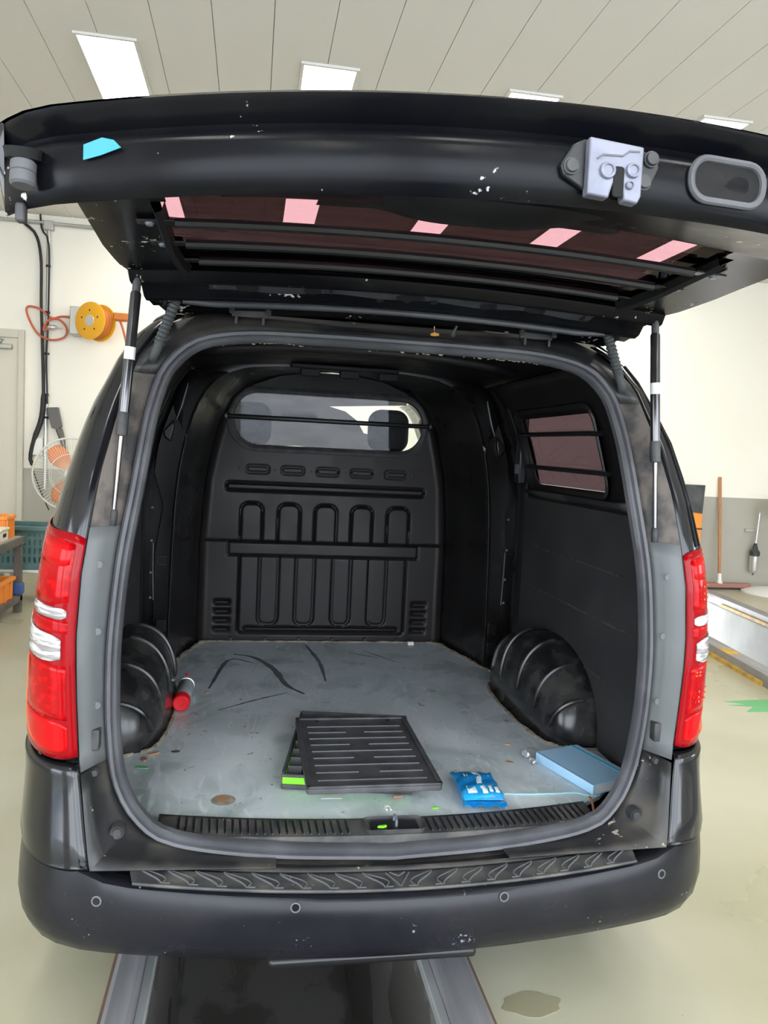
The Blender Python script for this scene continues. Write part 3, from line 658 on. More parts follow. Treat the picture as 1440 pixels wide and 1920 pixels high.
# ---- sill plate with slots
def sill_pt(x, v_):
    """v_ 0 at the floor edge .. 1 at the weatherstrip"""
    y0_ = fedge(x)+0.004; y1_ = 1.958+0.10*x*x+0.10*max(0, abs(x)-0.45)
    return Vector((x, y0_+(y1_-y0_)*v_, FZ+0.012 - 0.006*v_ - (0.026*max(0, v_-0.8)/0.2)))
rows = [[sill_pt(-0.62+1.24*i/62, j/10) for j in range(11)] for i in range(63)]
sp = grid('sill_plate', rows, 'pad_plastic', van, solid=0.006); sp['label'] = 'ribbed black plastic sill trim across the opening'
tubes = [x for x in [-0.565+0.0205*i for i in range(23)]] + [0.115+0.0205*i for i in range(24)]
for x in tubes:
    tube('slot_rib', [sill_pt(x+0.0005*k, 0.08+0.62*k/6)+Vector((rnd.uniform(-.0006, .0006), 0, 0.0015)) for k in range(7)], [0.0012, 0.0034, 0.0036, 0.0036, 0.0036, 0.0034, 0.0014], 'satin_black', sp, seg=6)
    tube('slot_edge', [sill_pt(x+0.0052, 0.10+0.60*k/4)+Vector((0, 0, 0.001)) for k in range(5)], 0.0016, 'tray_edge', sp, seg=5)
# striker pocket in the middle of the sill
sk = [[Vector((0.018+a*(1-0.10*t), 1.972+0.004+b*(1-0.10*t)+0.048, FZ+0.020-0.030*t)) for a, b in rrect(-0.085, -0.040, 0.085, 0.040, 0.022, 5)] for t in (0.0, 0.12, 0.8)]
pk = grid('striker_pocket', sk + [[Vector((0.018+a*0.6, 2.024+b*0.6, FZ-0.006)) for a, b in rrect(-0.085, -0.040, 0.085, 0.040, 0.022, 5)]], 'rubber_dark', sp, close_u=True)
box('pocket_floor', (-0.05, 1.99, FZ-0.004), (0.086, 2.055, FZ+0.0145), 'satin_black', sp, bevel=0.006)
tube('striker_loop', [(0.022, 2.012, FZ+0.010), (0.022, 2.012, FZ+0.030), (0.022, 2.030, FZ+0.036), (0.022, 2.048, FZ+0.030), (0.022, 2.048, FZ+0.010)], 0.004, 'zinc', sp, seg=8)

# ---- partition: stamped sheet with embossed ribs
def sd_rr(x, z, cx, cz, hx, hz, r):
    qx, qz = abs(x-cx)-hx+r, abs(z-cz)-hz+r
    return math.hypot(max(qx, 0), max(qz, 0))+min(max(qx, qz), 0)-r
def groove(d, w, dep): t = 1-abs(d)/w; return dep*smooth01(t) if t > 0 else 0.0
WIN = (0.0, 1.680, 0.513, 0.146, 0.135)      # window centre x,z, half sizes, corner radius
def emboss(x, z):
    h = 0.0
    for cx in (-0.371, -0.187, 0.0, 0.184, 0.371): h += groove(sd_rr(x, z, cx, 1.418, 0.058, 0.018, 0.014), 0.007, 0.006)
    d = sd_rr(x, z, 0, 1.324, 0.53, 0.020, 0.014); h += groove(d, 0.010, 0.009)-0.004*smooth01(-d/0.006)
    if z > 1.030:
        for a, b in ((-0.451, -0.337), (-0.255, -0.139), (-0.060, 0.057), (0.138, 0.252), (0.334, 0.455)):
            d = sd_rr(x, z, (a+b)/2, 1.09, (b-a)/2, 0.148, 0.040); h += groove(d, 0.010, 0.010)-0.003*smooth01(-d/0.008)
    d = sd_rr(x, z, 0, 0.997, 0.512, 0.037, 0.006); h += groove(d, 0.009, 0.009)-0.005*smooth01(-d/0.006)
    if abs(x) > 0.515: h += groove(z-1.036, 0.008, 0.007)
    if z < 0.965:
        d = sd_rr(x, z, 0, 0.80, 0.450, 0.258, 0.020); h += groove(d, 0.010, 0.009)-0.004*smooth01(-d/0.008)
        for a, b in ((-0.344, -0.243), (-0.150, -0.052), (0.048, 0.146), (0.246, 0.343)):
            d = sd_rr(x, z, (a+b)/2, 0.81, (b-a)/2, 0.220, 0.036); h += groove(d, 0.010, 0.010)+0.005*smooth01(-d/0.008)
        d = sd_rr(x, z, 0, 0.565, 0.415, 0.010, 0.009); h += groove(d, 0.008, 0.008)
    for sx in (-1, 1):
        for k in range(4):
            d = sd_rr(x, z, sx*0.533, 0.706-0.0485*k, 0.043, 0.016, 0.007); h += groove(d, 0.006, 0.004)+0.014*smooth01(-d/0.012)
    return h
def edge_x(z): return interp([(0.49, 0.657), (1.03, 0.655), (1.35, 0.636), (1.51, 0.606), (1.66, 0.570), (1.78, 0.515), (1.86, 0.435), (1.91, 0.31), (1.94, 0.12)], z)
rows = []; NX, NZ = 216, 236
for i in range(NZ+1):
    z = 0.488+(1.938-0.488)*i/NZ; ex = edge_x(z); r = []
    for j in range(NX+1):
        x = -ex+2*ex*j/NX; e = (ex-abs(x))
        r.append(Vector((x, YP + emboss(x, z) - (0.030*(1-min(1, e/0.045))**2), z)))
    rows.append(r)
def whole(i, j):
    p = rows[i][j]; return sd_rr(p.x, p.z, *WIN[:2], WIN[2]-0.004, WIN[3]-0.004, WIN[4]) < -0.006
pt = grid('partition', rows, 'liner', van, hole=whole, angle=1.2); pt['label'] = 'black stamped steel bulkhead with raised ribs'
gk = rrect(-WIN[2], WIN[1]-WIN[3], WIN[2], WIN[1]+WIN[3], WIN[4], 14)
ring = []
for k in range(len(gk)+1):
    a, b = gk[k % len(gk)]; cx = max(-WIN[2]+WIN[4], min(WIN[2]-WIN[4], a)); cz = max(WIN[1]-WIN[3]+WIN[4], min(WIN[1]+WIN[3]-WIN[4], b))
    n_ = Vector((a-cx, 0, b-cz)).normalized()
    ring.append([Vector((a, YP, b))+n_*u_+Vector((0, v_, 0)) for u_, v_ in ((0.024, 0.002), (0.022, -0.012), (0.006, -0.016), (-0.010, -0.010), (-0.013, 0.012))])
grid('window_gasket', ring, 'rubber_dark', pt)
prism('window_glass', [(a*0.992, (b-WIN[1])*0.97) for a, b in gk], (0, YP+0.002, WIN[1]), (1, 0, 0), (0, -math.sin(0.075), math.cos(0.075)), (0, 0.004, 0), 'glass', pt)
tube('window_bar', [(-0.538, YP-0.018, 1.686), (-0.50, YP-0.03, 1.686), (0.50, YP-0.03, 1.686), (0.538, YP-0.018, 1.686)], 0.012, 'satin_black', pt, seg=10)
for sx in (-1, 1):
    lathe('bar_bracket', [(0.0, -0.014), (0.012, -0.014), (0.020, -0.008), (0.022, 0.004)], (sx*0.538, YP-0.012, 1.686), (0, 1, 0), 'satin_black', pt, seg=18)
    lathe('screw', [(0.0, -0.004), (0.005, -0.004), (0.006, 0.0)], (sx*0.538, YP-0.026, 1.686), (0, 1, 0), 'zinc', pt, seg=10)
for x in (-0.463, -0.279, -0.093, 0.092, 0.277, 0.462):
    lathe('rivet', [(0.0, -0.003), (0.005, -0.002), (0.007, 0.001)], (x, YP, 1.417), (0, 1, 0), 'satin_black', pt, seg=10)
for x in (-0.24, 0.345): lathe('screw_hole', [(0.0, -0.001), (0.004, -0.001), (0.0045, 0.002)], (x, YP-0.001, 0.86 if x < 0 else 0.865), (0, 1, 0), 'gap_black', pt, seg=8)
for x in (-0.48, -0.30, -0.12, 0.06, 0.24, 0.42):
    lathe('bolt', [(0.0, -0.008), (0.008, -0.008), (0.010, 0.0)], (x, YP-0.004, 0.513), (0, 1, 0), 'satin_black', pt, seg=8)

# ---- hoop: side surfaces from the partition back to the pillars, and over the roof
PE = [(edge_x(z), z) for z in (0.49, 0.75, 1.03, 1.25, 1.40, 1.51, 1.60, 1.66, 1.72, 1.78, 1.82, 1.86, 1.89, 1.915, 1.935)] + [(0.0, 1.945)]
PL = [(0.757, 0.49), (0.752, 0.75), (0.747, 1.03), (0.739, 1.25), (0.726, 1.40), (0.708, 1.51), (0.688, 1.60), (0.671, 1.66), (0.648, 1.72), (0.618, 1.778), (0.580, 1.822), (0.52, 1.865), (0.44, 1.893), (0.30, 1.908), (0.15, 1.914)] + [(0.0, 1.916)]
def full(tab): return [(-a, b) for a, b in tab] + [(a, b) for a, b in reversed(tab[:-1])]
def dens(tab, n): return cr_path([(a, 0, b) for a, b in tab], n)
pe, plr = [], []
E_, Lh = full(PE), full(PL)
def resample(tab, n=97):
    out = []; m_ = len(tab)-1
    for i in range(n):
        t = i*m_/(n-1); k = min(int(t), m_-1); f_ = t-k; out.append((tab[k][0]*(1-f_)+tab[k+1][0]*f_, tab[k][1]*(1-f_)+tab[k+1][1]*f_))
    return out
E_, Lh = resample(E_), resample(Lh)
rows = []
for (ax, az), (bx, bz) in zip(E_, Lh):
    L = lambda t, y: Vector((ax+(bx-ax)*t, y, az+(bz-az)*t))
    step = 0.010 if any(abs(az-q) < 0.022 for q in (0.68, 0.92, 1.16, 1.40)) else 0.0
    def inn(p, d): c = Vector((0, p.y, min(p.z, 1.3))); v_ = (c-p); v_.y = 0; return p+v_.normalized()*d
    r = [L(0.0, YP-0.028), inn(L(0.02, YP-0.045), -0.002), L(0.10, YP-0.10), inn(L(0.25, 4.0), step*-1), inn(L(0.5, 3.86), -step), inn(L(0.8, 3.72), -step), L(0.95, 3.655), L(1.0, 3.628), L(1.0, 3.612), inn(L(1.0, 3.60), -0.10*smooth01((bz-1.55)/0.12))]
    rows.append(r)
hp = grid('bulkhead_surround', rows, 'liner_gloss', van, solid=0.003); hp['label'] = 'black ribbed side and roof trim leading to the bulkhead'
# pillar faces (rear-facing) either side
for s in (1, -1):
    rows = []
    for (bx, bz) in PL[:12]:
        wx = min(0.868, WID(bz)-0.03); y_in = 3.612
        if bz > 1.7: wx = max(bx+0.03, wx)
        b0 = bx
        k = interp([(0.49, 0.55), (0.62, 0.62), (0.70, 0.60), (0.95, 0.55), (1.05, 0.60), (1.12, 0.40), (1.28, 0.36), (1.36, 0.7), (1.50, 0.8), (1.9, 0.85)], bz)
        mx = b0+(wx-b0)*k
        rows.append([Vector((b0*s, y_in, bz)), Vector(((b0+0.010)*s, y_in-0.012, bz)), Vector(((b0+mx)/2*s, y_in-0.004, bz)), Vector((mx*s, y_in, bz)), Vector(((mx+0.008)*s, y_in+0.03, bz)), Vector(((mx+0.6*(wx-mx))*s, y_in+0.035, bz)), Vector((wx*s, y_in-0.02, bz)), Vector((wx*s, 3.44, bz))])
    pp = grid('pillar_trim', rows, 'liner_gloss', van, solid=0.003); pp['label'] = 'black pressed steel pillar beside the bulkhead'
    # pressed details
    tube('pressed_rib', [(s*0.690, 3.604, 1.83), (s*0.702, 3.603, 1.78), (s*0.722, 3.602, 1.70), (s*0.742, 3.602, 1.64)], [0.003, 0.006, 0.007, 0.005], 'liner_gloss', pp, seg=8)
    obx = [(0.750, 1.64), (0.800, 1.585), (0.792, 1.555), (0.762, 1.535), (0.746, 1.60)]
    prism('pressed_boss', [(a*s, b) for a, b in obx], (0, 3.585, 0), (1, 0, 0), (0, 0, 1), (0, 0.03, 0), 'liner_gloss', pp, bevel=0.009)
    fr = [(a*s, b) for a, b in rrect(0.764, 0.982, 0.806, 1.020, 0.010)]
    tube('access_hole_rim', [Vector((a, 3.603, b)) for a, b in fr], 0.0035, 'liner_gloss', pp, seg=6, closed=True)
    box('access_hole', (min(s*0.768, s*0.802), 3.601, 0.986), (max(s*0.768, s*0.802), 3.607, 1.016), 'gap_black', pp)
    tube('slot_line', [(s*0.828, 3.597, 1.08), (s*0.826, 3.597, 0.95), (s*0.822, 3.597, 0.82)], 0.0025, 'tray_edge', pp, seg=6)
    for z in (1.09, 0.945, 0.83, 1.24): lathe('screw', [(0.0, -0.006), (0.005, -0.006), (0.007, 0.0)], (s*0.836, 3.603, z), (0, 1, 0), 'tray_edge', pp, seg=8)
    for z in (0.70, 0.60): prism('pressed_step', [(a*s, b) for a, b in rrect(0.762, z-0.03, 0.81, z+0.03, 0.01)], (0, 3.597, 0), (1, 0, 0), (0, 0, 1), (0, 0.012, 0), 'liner_gloss', pp, bevel=0.004)

# ---- side walls of the bay
def XI(z): return min(0.872, WID(z)-0.034)
ZW = [0.49, 0.70, 0.90, 1.10, 1.30, 1.37, 1.40, 1.43, 1.50, 1.58, 1.66, 1.715, 1.75, 1.79, 1.83, 1.86]
YWL = [2.06, 2.25, 2.50, 2.62, 2.80, 3.10, 3.36, 3.44, 3.50]
for s in (1, -1):
    rows = []
    for z in ZW:
        ys = [max(y, interp(YIN, z)+0.075) for y in YWL]
        rows.append([Vector((s*(XI(z)+(0.008 if 1.37 < z < 1.78 else 0)-0.02*smooth01((2.3-y)/0.2)), y, z)) for y in ys])
    def wh(i, j, s=s): return s > 0 and 2.6 <= YWL[j] and YWL[j+1] <= 3.37 and 1.425 <= ZW[i] and ZW[i+1] <= 1.72
    sw = grid('side_wall', rows, 'liner', van, hole=wh, solid=0.003); sw['label'] = 'black painted inner side wall of the cargo bay'
    # hardboard lining
    hb = prism('lining_board', [(2.17, 0.60), (2.12, 0.80), (2.12, 1.36), (3.445, 1.36), (3.45, 0.80), (3.40, 0.49), (2.40, 0.49)], (s*0.862, 0, 0), (0, 1, 0), (0, 0, 1), (s*0.006, 0, 0), 'hardboard', van)
    hb['label'] = 'dull black hardboard lining panel above the wheel arch'
    for z, ya, yb_ in ((1.150, 2.43, 3.33), (0.968, 2.40, 3.33), (0.762, 2.52, 2.80)):
        tube('lining_crease', [(s*0.8615, ya+(yb_-ya)*k/20, z+rnd.uniform(-.002, .002)) for k in range(21)], [0.0018]+[rnd.uniform(0.002, 0.006) for _ in range(19)]+[0.0018], 'chalk_rub', hb, seg=5)
# window ledge and frame on the right
def ledge(s):
    rows = []
    for a, b in rrect(2.60, 1.415, 3.385, 1.735, 0.06, 6)+[rrect(2.60, 1.415, 3.385, 1.735, 0.06, 6)[0]]:
        cy, cz = 2.99, 1.575
        o2 = (cy+(a-cy)*0.95, cz+(b-cz)*0.92)
        rows.append([Vector((s*(XI(b)-0.006), cy+(a-cy)*1.06, cz+(b-cz)*1.10)), Vector((s*(XI(b)-0.012), cy+(a-cy)*1.03, cz+(b-cz)*1.06)), Vector((s*(XI(b)-0.004), a, b)), Vector((s*(XI(b)+0.018), o2[0], o2[1])), Vector((s*(WID(b)-0.012), o2[0], o2[1]))])
    return rows
wf = grid('side_window', ledge(1), 'satin_black', van, solid=0.003); wf['label'] = 'tinted side window with two guard bars'
gl = [(a, b) for a, b in rrect(2.60, 1.43, 3.36, 1.72, 0.05, 5)]
mk('pane', [Vector((WID(b)-0.008, a, b)) for a, b in gl]+[Vector((WID(b)-0.013, a, b)) for a, b in gl],
   [tuple(range(len(gl))), tuple(range(len(gl), 2*len(gl)))]+[(i, (i+1) % len(gl), len(gl)+(i+1) % len(gl), len(gl)+i) for i in range(len(gl))], 'tint', wf, smooth=False)
for z in (1.645, 1.505):
    tube('guard_bar', [(XI(z)-0.002, 2.56, z-0.008), (XI(z)-0.012, 2.64, z-0.006), (XI(z)-0.012, 3.36, z), (XI(z)+0.005, 3.40, z)], 0.010, 'satin_black', wf, seg=8)
rows = [[Vector((x, y, z)) for y in (2.42, 2.6, 3.0, 3.35, 3.42)] for x, z in ((0.872, 1.365), (0.852, 1.385), (0.848, 1.398), (0.876, 1.408))]
lg = grid('window_ledge', rows, 'dust_black', van, solid=0.003)
# pressed bracket column ahead of the window
box('bracket_column', (0.800, 3.40, 1.42), (0.842, 3.455, 1.74), 'satin_black', van, bevel=0.01)
for z in (1.49, 1.68):
    prism('bracket_pad', rrect(3.402, z-0.022, 3.448, z+0.022, 0.004), (0.7985, 0, 0), (0, 1, 0), (0, 0, 1), (0.003, 0, 0), 'zinc', van)
# roof lining
rows = []
for y in (2.24, 2.3, 2.5, 3.0, 3.4, 3.64):
    rows.append([Vector((x, y, 1.925-0.13*abs(x)**2.4 - (0.05 if y < 2.28 else (0.02 if y < 2.4 else 0)))) for x in [-0.70+0.1*k for k in range(15)]])
grid('roof_lining', rows, 'liner', van, solid=0.003)['label'] = 'black painted underside of the roof'
rows = [[Vector((x, y, 1.922-0.13*abs(x)**2.4-d)) for x in [-0.62+0.1*k*1.24/1.2 for k in range(13)]] for y, d in ((2.95, 0.0), (2.97, 0.022), (3.05, 0.026), (3.13, 0.022), (3.15, 0.0))]
grid('roof_bow', rows, 'liner', van, solid=0.002)
bb = box('roof_bracket', (-0.245, 3.52, 1.895), (0.245, 3.60, 1.918), 'liner', van, bevel=0.006)
for x in (-0.20, -0.02, 0.16): box('bracket_tab', (x, 3.56, 1.865), (x+0.09, 3.60, 1.900), 'liner', bb, bevel=0.004)

# ---- wheel arch covers
def arch(s):
    rows = []; n = 34
    for i in range(n+1):
        th = PI*i/n                                     # 0 rear foot .. pi front foot
        yc, ry, rz = 2.99, 0.43, 0.325
        cy, cz = -math.cos(th), math.sin(th)
        y = yc+ry*math.copysign(abs(cy)**0.9, cy); h = rz*abs(cz)**0.8
        rib = 0.0
        r = []
        for t in [k/9 for k in range(10)]:
            # section from wall (t=0) over the rounded shoulder to the inner foot (t=1)
            a = t*PI/2; ex = 0.875-0.205*abs(math.sin(a))**0.75*(0.55+0.45*abs(cz)**0.6)
            zz = FZ+ (h)*abs(math.cos(a))**0.62
            nx = Vector((-math.sin(a), -cy*-0.3, math.cos(a)))
            r.append(Vector((s*(ex-rib*math.sin(a)), yc+(y-yc)*(1+0.02*rib/0.01)*(0.90+0.10*math.cos(a)) , zz+rib*math.cos(a)*(1 if h > 0.05 else 0))))
        rows.append(r)
    return rows
for s in (1, -1):
    ar = grid('wheel_arch_cover', arch(s), 'arch_plastic', van, solid=0.003); ar['label'] = 'moulded black wheel arch cover with curved ribs'
    A_ = arch(s)
    for i in (5, 10, 15, 20, 25):
        pts_ = [A_[i][k] for k in range(1, 9)]
        tube('arch_rib', [p+Vector((-s*0.002, -0.002, 0.003)) for p in cr_path(pts_, 20)], [0.003]+[0.009]*18+[0.003], 'arch_plastic', ar, seg=8)
    foot = [Vector((p.x-s*0.006, p.y, FZ+0.001)) for p in [r[-1] for r in arch(s)][1:-1]]
    tube('arch_seal', foot, [rnd.uniform(0.004, 0.010) for _ in foot], 'sealant', ar, seg=6)
    rear = [Vector((p.x, p.y-0.004, FZ+0.001)) for p in arch(s)[0]]
    tube('arch_seal', rear, 0.007, 'sealant', ar, seg=6)
# ================================================================== TAILGATE (raised)
GP = [(0.876, 1.940), (0.880, 1.932), (0.906, 1.917), (0.902, 1.908), (0.886, 1.901), (0.882, 1.888), (0.882, 1.868), (0.884, 1.850), (0.889, 1.838), (0.897, 1.833), (0.920, 1.842), (1.00, 1.888), (1.12, 1.925), (1.28, 1.962), (1.42, 1.984), (1.445, 1.990), (1.46, 2.008),
      (1.50, 2.008), (1.55, 2.007), (1.60, 2.006), (1.66, 2.004), (1.75, 2.001), (1.85, 1.996), (1.95, 1.990), (2.00, 1.987), (2.045, 1.984), (2.055, 1.960), (2.066, 1.954), (2.080, 1.972), (2.125, 1.962), (2.140, 1.938), (2.155, 1.930), (2.175, 1.932), (2.195, 1.924), (2.215, 1.930), (2.24, 1.922), (2.268, 1.915)]
def strip_(x, v_): y = 2.076+0.050*v_; return Vector((x, y+0.004*math.sin(14*x), 1.9685-0.012*v_-0.058*x*x-(0.006 if 0.05 < v_ < 0.95 else 0.0)+0.003*math.sin(23*x)))
GW = [(0.87, 0.720), (1.0, 0.732), (1.3, 0.742), (1.6, 0.746), (1.88, 0.748), (2.0, 0.735), (2.09, 0.710), (2.18, 0.685), (2.27, 0.645)]
SK = [(0.87, 1.940), (1.0, 1.976), (1.3, 2.04), (1.6, 2.075), (2.0, 2.055), (2.2, 1.990), (2.28, 1.938)]
def gbow(y): return interp([(0.86, 0.30), (1.0, 0.28), (1.3, 0.16), (1.55, 0.05), (1.7, 0.0)], y)
def gpt(u, y, z):
    x = u*interp(GW, y); yy = y+gbow(y)*x*x; d = interp([(0.9, 0.05), (1.3, 0.058)], y)
    r = max(0.0, (abs(u)-0.90)/0.10)
    return Vector((x, yy + (0.03*r*r if y < 1.0 else 0), z-d*x*x))
US = [-1, -0.985, -0.95, -0.9, -0.86] + [-0.82+0.02*k for k in range(83)] + [0.86, 0.9, 0.95, 0.985, 1]
rows = [[gpt(u, y, z) for u in US] for y, z in GP]
# glass aperture
def gh(i, j):
    y0_, y1_ = GP[i][0], GP[i+1][0]
    if not (16 <= i <= 24): return False
    ym = (y0_+y1_)/2; c = 0.825-0.12*max(0, (1.60-ym)/0.14)**2-0.05*max(0, (ym-2.0)/0.045)**2
    return abs(US[j]) <= c and abs(US[j+1]) <= c
# refine: straight side frame rows within the glass band
gate = grid('tailgate', rows, 'paint_chipped', van, hole=gh, angle=0.9); gate['label'] = 'raised black tailgate seen from below'
sk_rows = [[gpt(u, y, interp(SK, y)) + Vector((0.004*u, 0, 0)) for u in US] for y, z in GP]
grid('outer_skin', sk_rows, 'paint', gate, hole=gh)
for s, j in ((-1, 0), (1, len(US)-1)):
    grid('side_edge', [[rows[i][j], rows[i][j].lerp(sk_rows[i][j], 0.5)+Vector((0.008*s, 0, 0)), sk_rows[i][j]] for i in range(len(GP)) if i not in (1, 2, 3, 4)], 'paint', gate)
grid('hinge_edge', [[rows[-1][j], sk_rows[-1][j]] for j in range(len(US))], 'paint', gate)
# side frames beside the glass (inner flange stepping up to the pane)
for s in (-1, 1):
    rr = []
    for k in range(9):
        y = 1.58+(2.045-1.58)*k/8; z = 2.006+(1.984-2.006)*k/8; a = gpt(s*0.82, y, z)
        rr.append([a, a+Vector((-s*0.006, 0, -0.012)), a+Vector((-s*0.018, 0, -0.006)), a+Vector((-s*0.024, 0, 0.014))])
    grid('glass_flange', rr, 'satin_black', gate)
pane = [[gpt(u, y, interp([(1.5, 2.012), (2.1, 1.992)], y))+Vector((0, 0, 0.004)) for u in [-0.88+0.055*k for k in range(33)]] for y in (1.40, 1.55, 1.66, 1.80, 1.94, 2.07)]
gg = grid('rear_glass', pane, 'gate_glass', gate, solid=0.005, off=1); gg['label'] = 'dark tinted rear window'
# guard bars with bolted ends
for y, xe in ((1.666, 0.624), (1.831, 0.616), (1.991, 0.598)):
    z_ = 1.982
    def bz(x): return 2.004-0.058*x*x-0.004
    pts = [Vector((x, y, bz(x)-0.004)) for x in [-xe+0.05+2*(xe-0.05)*k/30 for k in range(31)]]
    bar = tube('guard_bar', pts, 0.0105, 'satin_black', gate, seg=8)
    for s in (-1, 1):
        obox('bar_end', (s*(xe-0.012), y, bz(xe)-0.002), (0.075, 0.030, 0.005), Matrix.Rotation(s*0.06, 3, 'Y'), 'satin_black', gate, bevel=0.002)
        lathe('bolt', [(0.0, -0.008), (0.007, -0.008), (0.009, -0.004), (0.0105, 0.0)], (s*xe, y, bz(xe)-0.003), (0, 0, 1), 'zinc', gate, seg=12)
rows_w = [[Vector((x, y+0.05*x*x, z-0.058*x*x-d*math.exp(-(x/0.16)**4))) for x in [-0.30+0.02*k for k in range(31)]] for y, z, d in ((1.30, 1.968, 0.0), (1.34, 1.972, 0.018), (1.44, 1.992, 0.026), (1.50, 2.000, 0.022), (1.525, 2.004, 0.0))]
grid('wiper_cover', rows_w, 'satin_black', gate)
rows_s = [[strip_(x, v_) for x in [-0.53+1.06*k/40 for k in range(41)]] for v_ in (0.0, 0.08, 0.5, 0.92, 1.0)]
spn = grid('inner_panel', rows_s, 'panel_painted_sheen', gate, solid=0.002); spn['label'] = 'pressed inner panel strip above the hinges'
tube('edge_bead', [Vector((x, 2.172-0.03*max(0, abs(x)-0.5), 1.926-0.058*x*x+0.10*max(0, abs(x)-0.52))) for x in [-0.60+1.2*k/40 for k in range(41)]], 0.010, 'panel_painted_sheen', gate, seg=8)
# cut-outs of the inner panel near the hinges
def strip(x, v_): y = 2.080+0.045*v_; return Vector((x, y, 1.9600-0.012*v_-0.058*x*x+0.003*math.sin(23*x)))
for xa, xb, m_ in ((-0.46, -0.40, 'satin_black'), (-0.28, -0.235, 'satin_black'), (-0.215, -0.205, 'gap_black'), (-0.035, 0.045, 'gap_black'), (0.20, 0.25, 'satin_black'), (0.33, 0.39, 'satin_black'), (0.50, 0.507, 'gap_black')):
    pl_ = [strip(xa+(xb-xa)*(0.5+0.5*math.cos(t*PI/10)), 0.5+0.36*math.sin(t*PI/10)) for t in range(20)]
    mk('panel_opening', [p+Vector((0, -0.001, -0.0015)) for p in pl_]+[p+Vector((0, 0, 0.004)) for p in pl_], [tuple(range(20)), tuple(range(20, 40))]+[(i, (i+1) % 20, 20+(i+1) % 20, 20+i) for i in range(20)], m_, gate, smooth=False)
for x in (-0.075, 0.0, 0.075):
    c = strip(x, 0.95); lathe('panel_hole', [(0.0, -0.003), (0.008, -0.003), (0.010, 0.0)], c, (0, 0.2, 1), 'gap_black', gate, seg=12)
# latch on the lower edge
def band(x, z): return Vector((x, 0.881+0.30*x*x, z))
lat = prism('latch', [(-0.037, 1.902), (0.030, 1.897), (0.030, 1.842), (0.026, 1.833), (0.009, 1.835), (0.006, 1.851), (-0.006, 1.851), (-0.010, 1.836), (-0.036, 1.838)], (0, 0.863, 0), (1, 0, 0), (0, 0, 1), (0, 0.016, 0), 'zinc', gate, bevel=0.002); lat['label'] = 'bright zinc latch plate'
prism('latch_slot', rrect(-0.006, 1.838, 0.007, 1.872, 0.004), (0, 0.8622, 0), (1, 0, 0), (0, 0, 1), (0, 0.004, 0), 'gap_black', gate)
for x, z, r_ in ((-0.014, 1.866, 0.010), (0.017, 1.869, 0.009), (0.014, 1.852, 0.005)):
    lathe('latch_rivet', [(0.0, -0.003), (r_*0.55, -0.003), (r_*0.6, -0.005), (r_*0.9, -0.004), (r_, 0.0)], (x, 0.8628, z), (0, 1, 0), 'zinc', gate, seg=16)
tube('latch_crease', [(-0.027, 0.8625, 1.878), (-0.020, 0.8622, 1.883), (0.004, 0.8622, 1.884), (0.012, 0.8622, 1.890), (0.024, 0.8625, 1.891)], 0.0012, 'tray_edge', gate, seg=5)
prism('latch_bracket', [(-0.036, 1.904), (-0.052, 1.896), (-0.066, 1.872), (-0.062, 1.860), (-0.036, 1.846)], (0, 0.874, 0), (1, 0, 0), (0, 0, 1), (0, 0.008, 0), 'satin_black', gate, bevel=0.002)
prism('latch_bracket', [(0.030, 1.898), (0.052, 1.895), (0.056, 1.880), (0.046, 1.858), (0.030, 1.848)], (0, 0.874, 0), (1, 0, 0), (0, 0, 1), (0, 0.008, 0), 'satin_black', gate, bevel=0.002)
for x, z in ((-0.054, 1.870), (0.044, 1.888), (0.036, 1.861)):
    lathe('bolt', [(0.0, -0.007), (0.007, -0.007), (0.008, -0.003), (0.0095, -0.003), (0.0095, 0.0)], (x, 0.874, z), (0, 1, 0), 'rubber_dark', gate, seg=6 if False else 14)
# hand grip recess
gr = [band(a, b) for a, b in rrect(0.102, 1.853, 0.203, 1.902, 0.022, 6)]
tube('grip_rim', [p+Vector((0, -0.002, 0)) for p in gr], 0.0045, 'rubber', gate, seg=8, closed=True)
cx_, cz_ = 0.1525, 1.8775
rows_g = [[Vector((cx_+(p.x-cx_)*k, p.y+d, cz_+(p.z-cz_)*k)) for p in gr] for k, d in ((1.0, -0.003), (0.95, -0.0028), (0.90, -0.0015), (0.6, -0.0012), (0.05, -0.001))]
grid('grip_recess', rows_g, 'gap_black', gate, close_u=True)
# rubber buffers on the gate corners
for s in (-1, 1):
    b_ = lathe('gate_buffer', [(0.0, -0.018), (0.012, -0.018), (0.0145, -0.015), (0.0145, -0.003), (0.0135, -0.002), (0.0145, -0.001), (0.0145, 0.010), (0.010, 0.014)], (s*0.682, 1.005, 1.842), (0, 0.12, 1), 'rubber', gate, seg=18)
    lathe('buffer_socket', [(0.010, 0.0), (0.020, 0.0), (0.022, 0.012)], (s*0.684, 1.012, 1.858), (0, -0.2, 1), 'gap_black', gate, seg=14)
box('gate_plug', (-0.700, 1.035, 1.792), (-0.688, 1.05, 1.815), 'rubber_dark', gate, bevel=0.003)
# thin flat cyan patch on the lower band of the tailgate
st = mk('cyan_patch', [band(-0.611, 1.8745)+Vector((0.0, -0.004, 0)), band(-0.589, 1.882)+Vector((0, -0.004, 0)), band(-0.590, 1.862)+Vector((0, -0.004, 0)), band(-0.611, 1.857)+Vector((0, -0.004, 0)), band(-0.566, 1.870)+Vector((0, -0.005, 0)), band(-0.575, 1.879)+Vector((0, -0.004, 0)), band(-0.578, 1.866)+Vector((0, -0.0045, 0))],
   [(0, 1, 2, 3), (1, 5, 6, 2), (5, 4, 6)], 'cyan_tone', gate, smooth=False, solid=0.001); st['label'] = 'cyan patch on the tailgate edge'
# reflective trim near left and right window sides is part of the skin

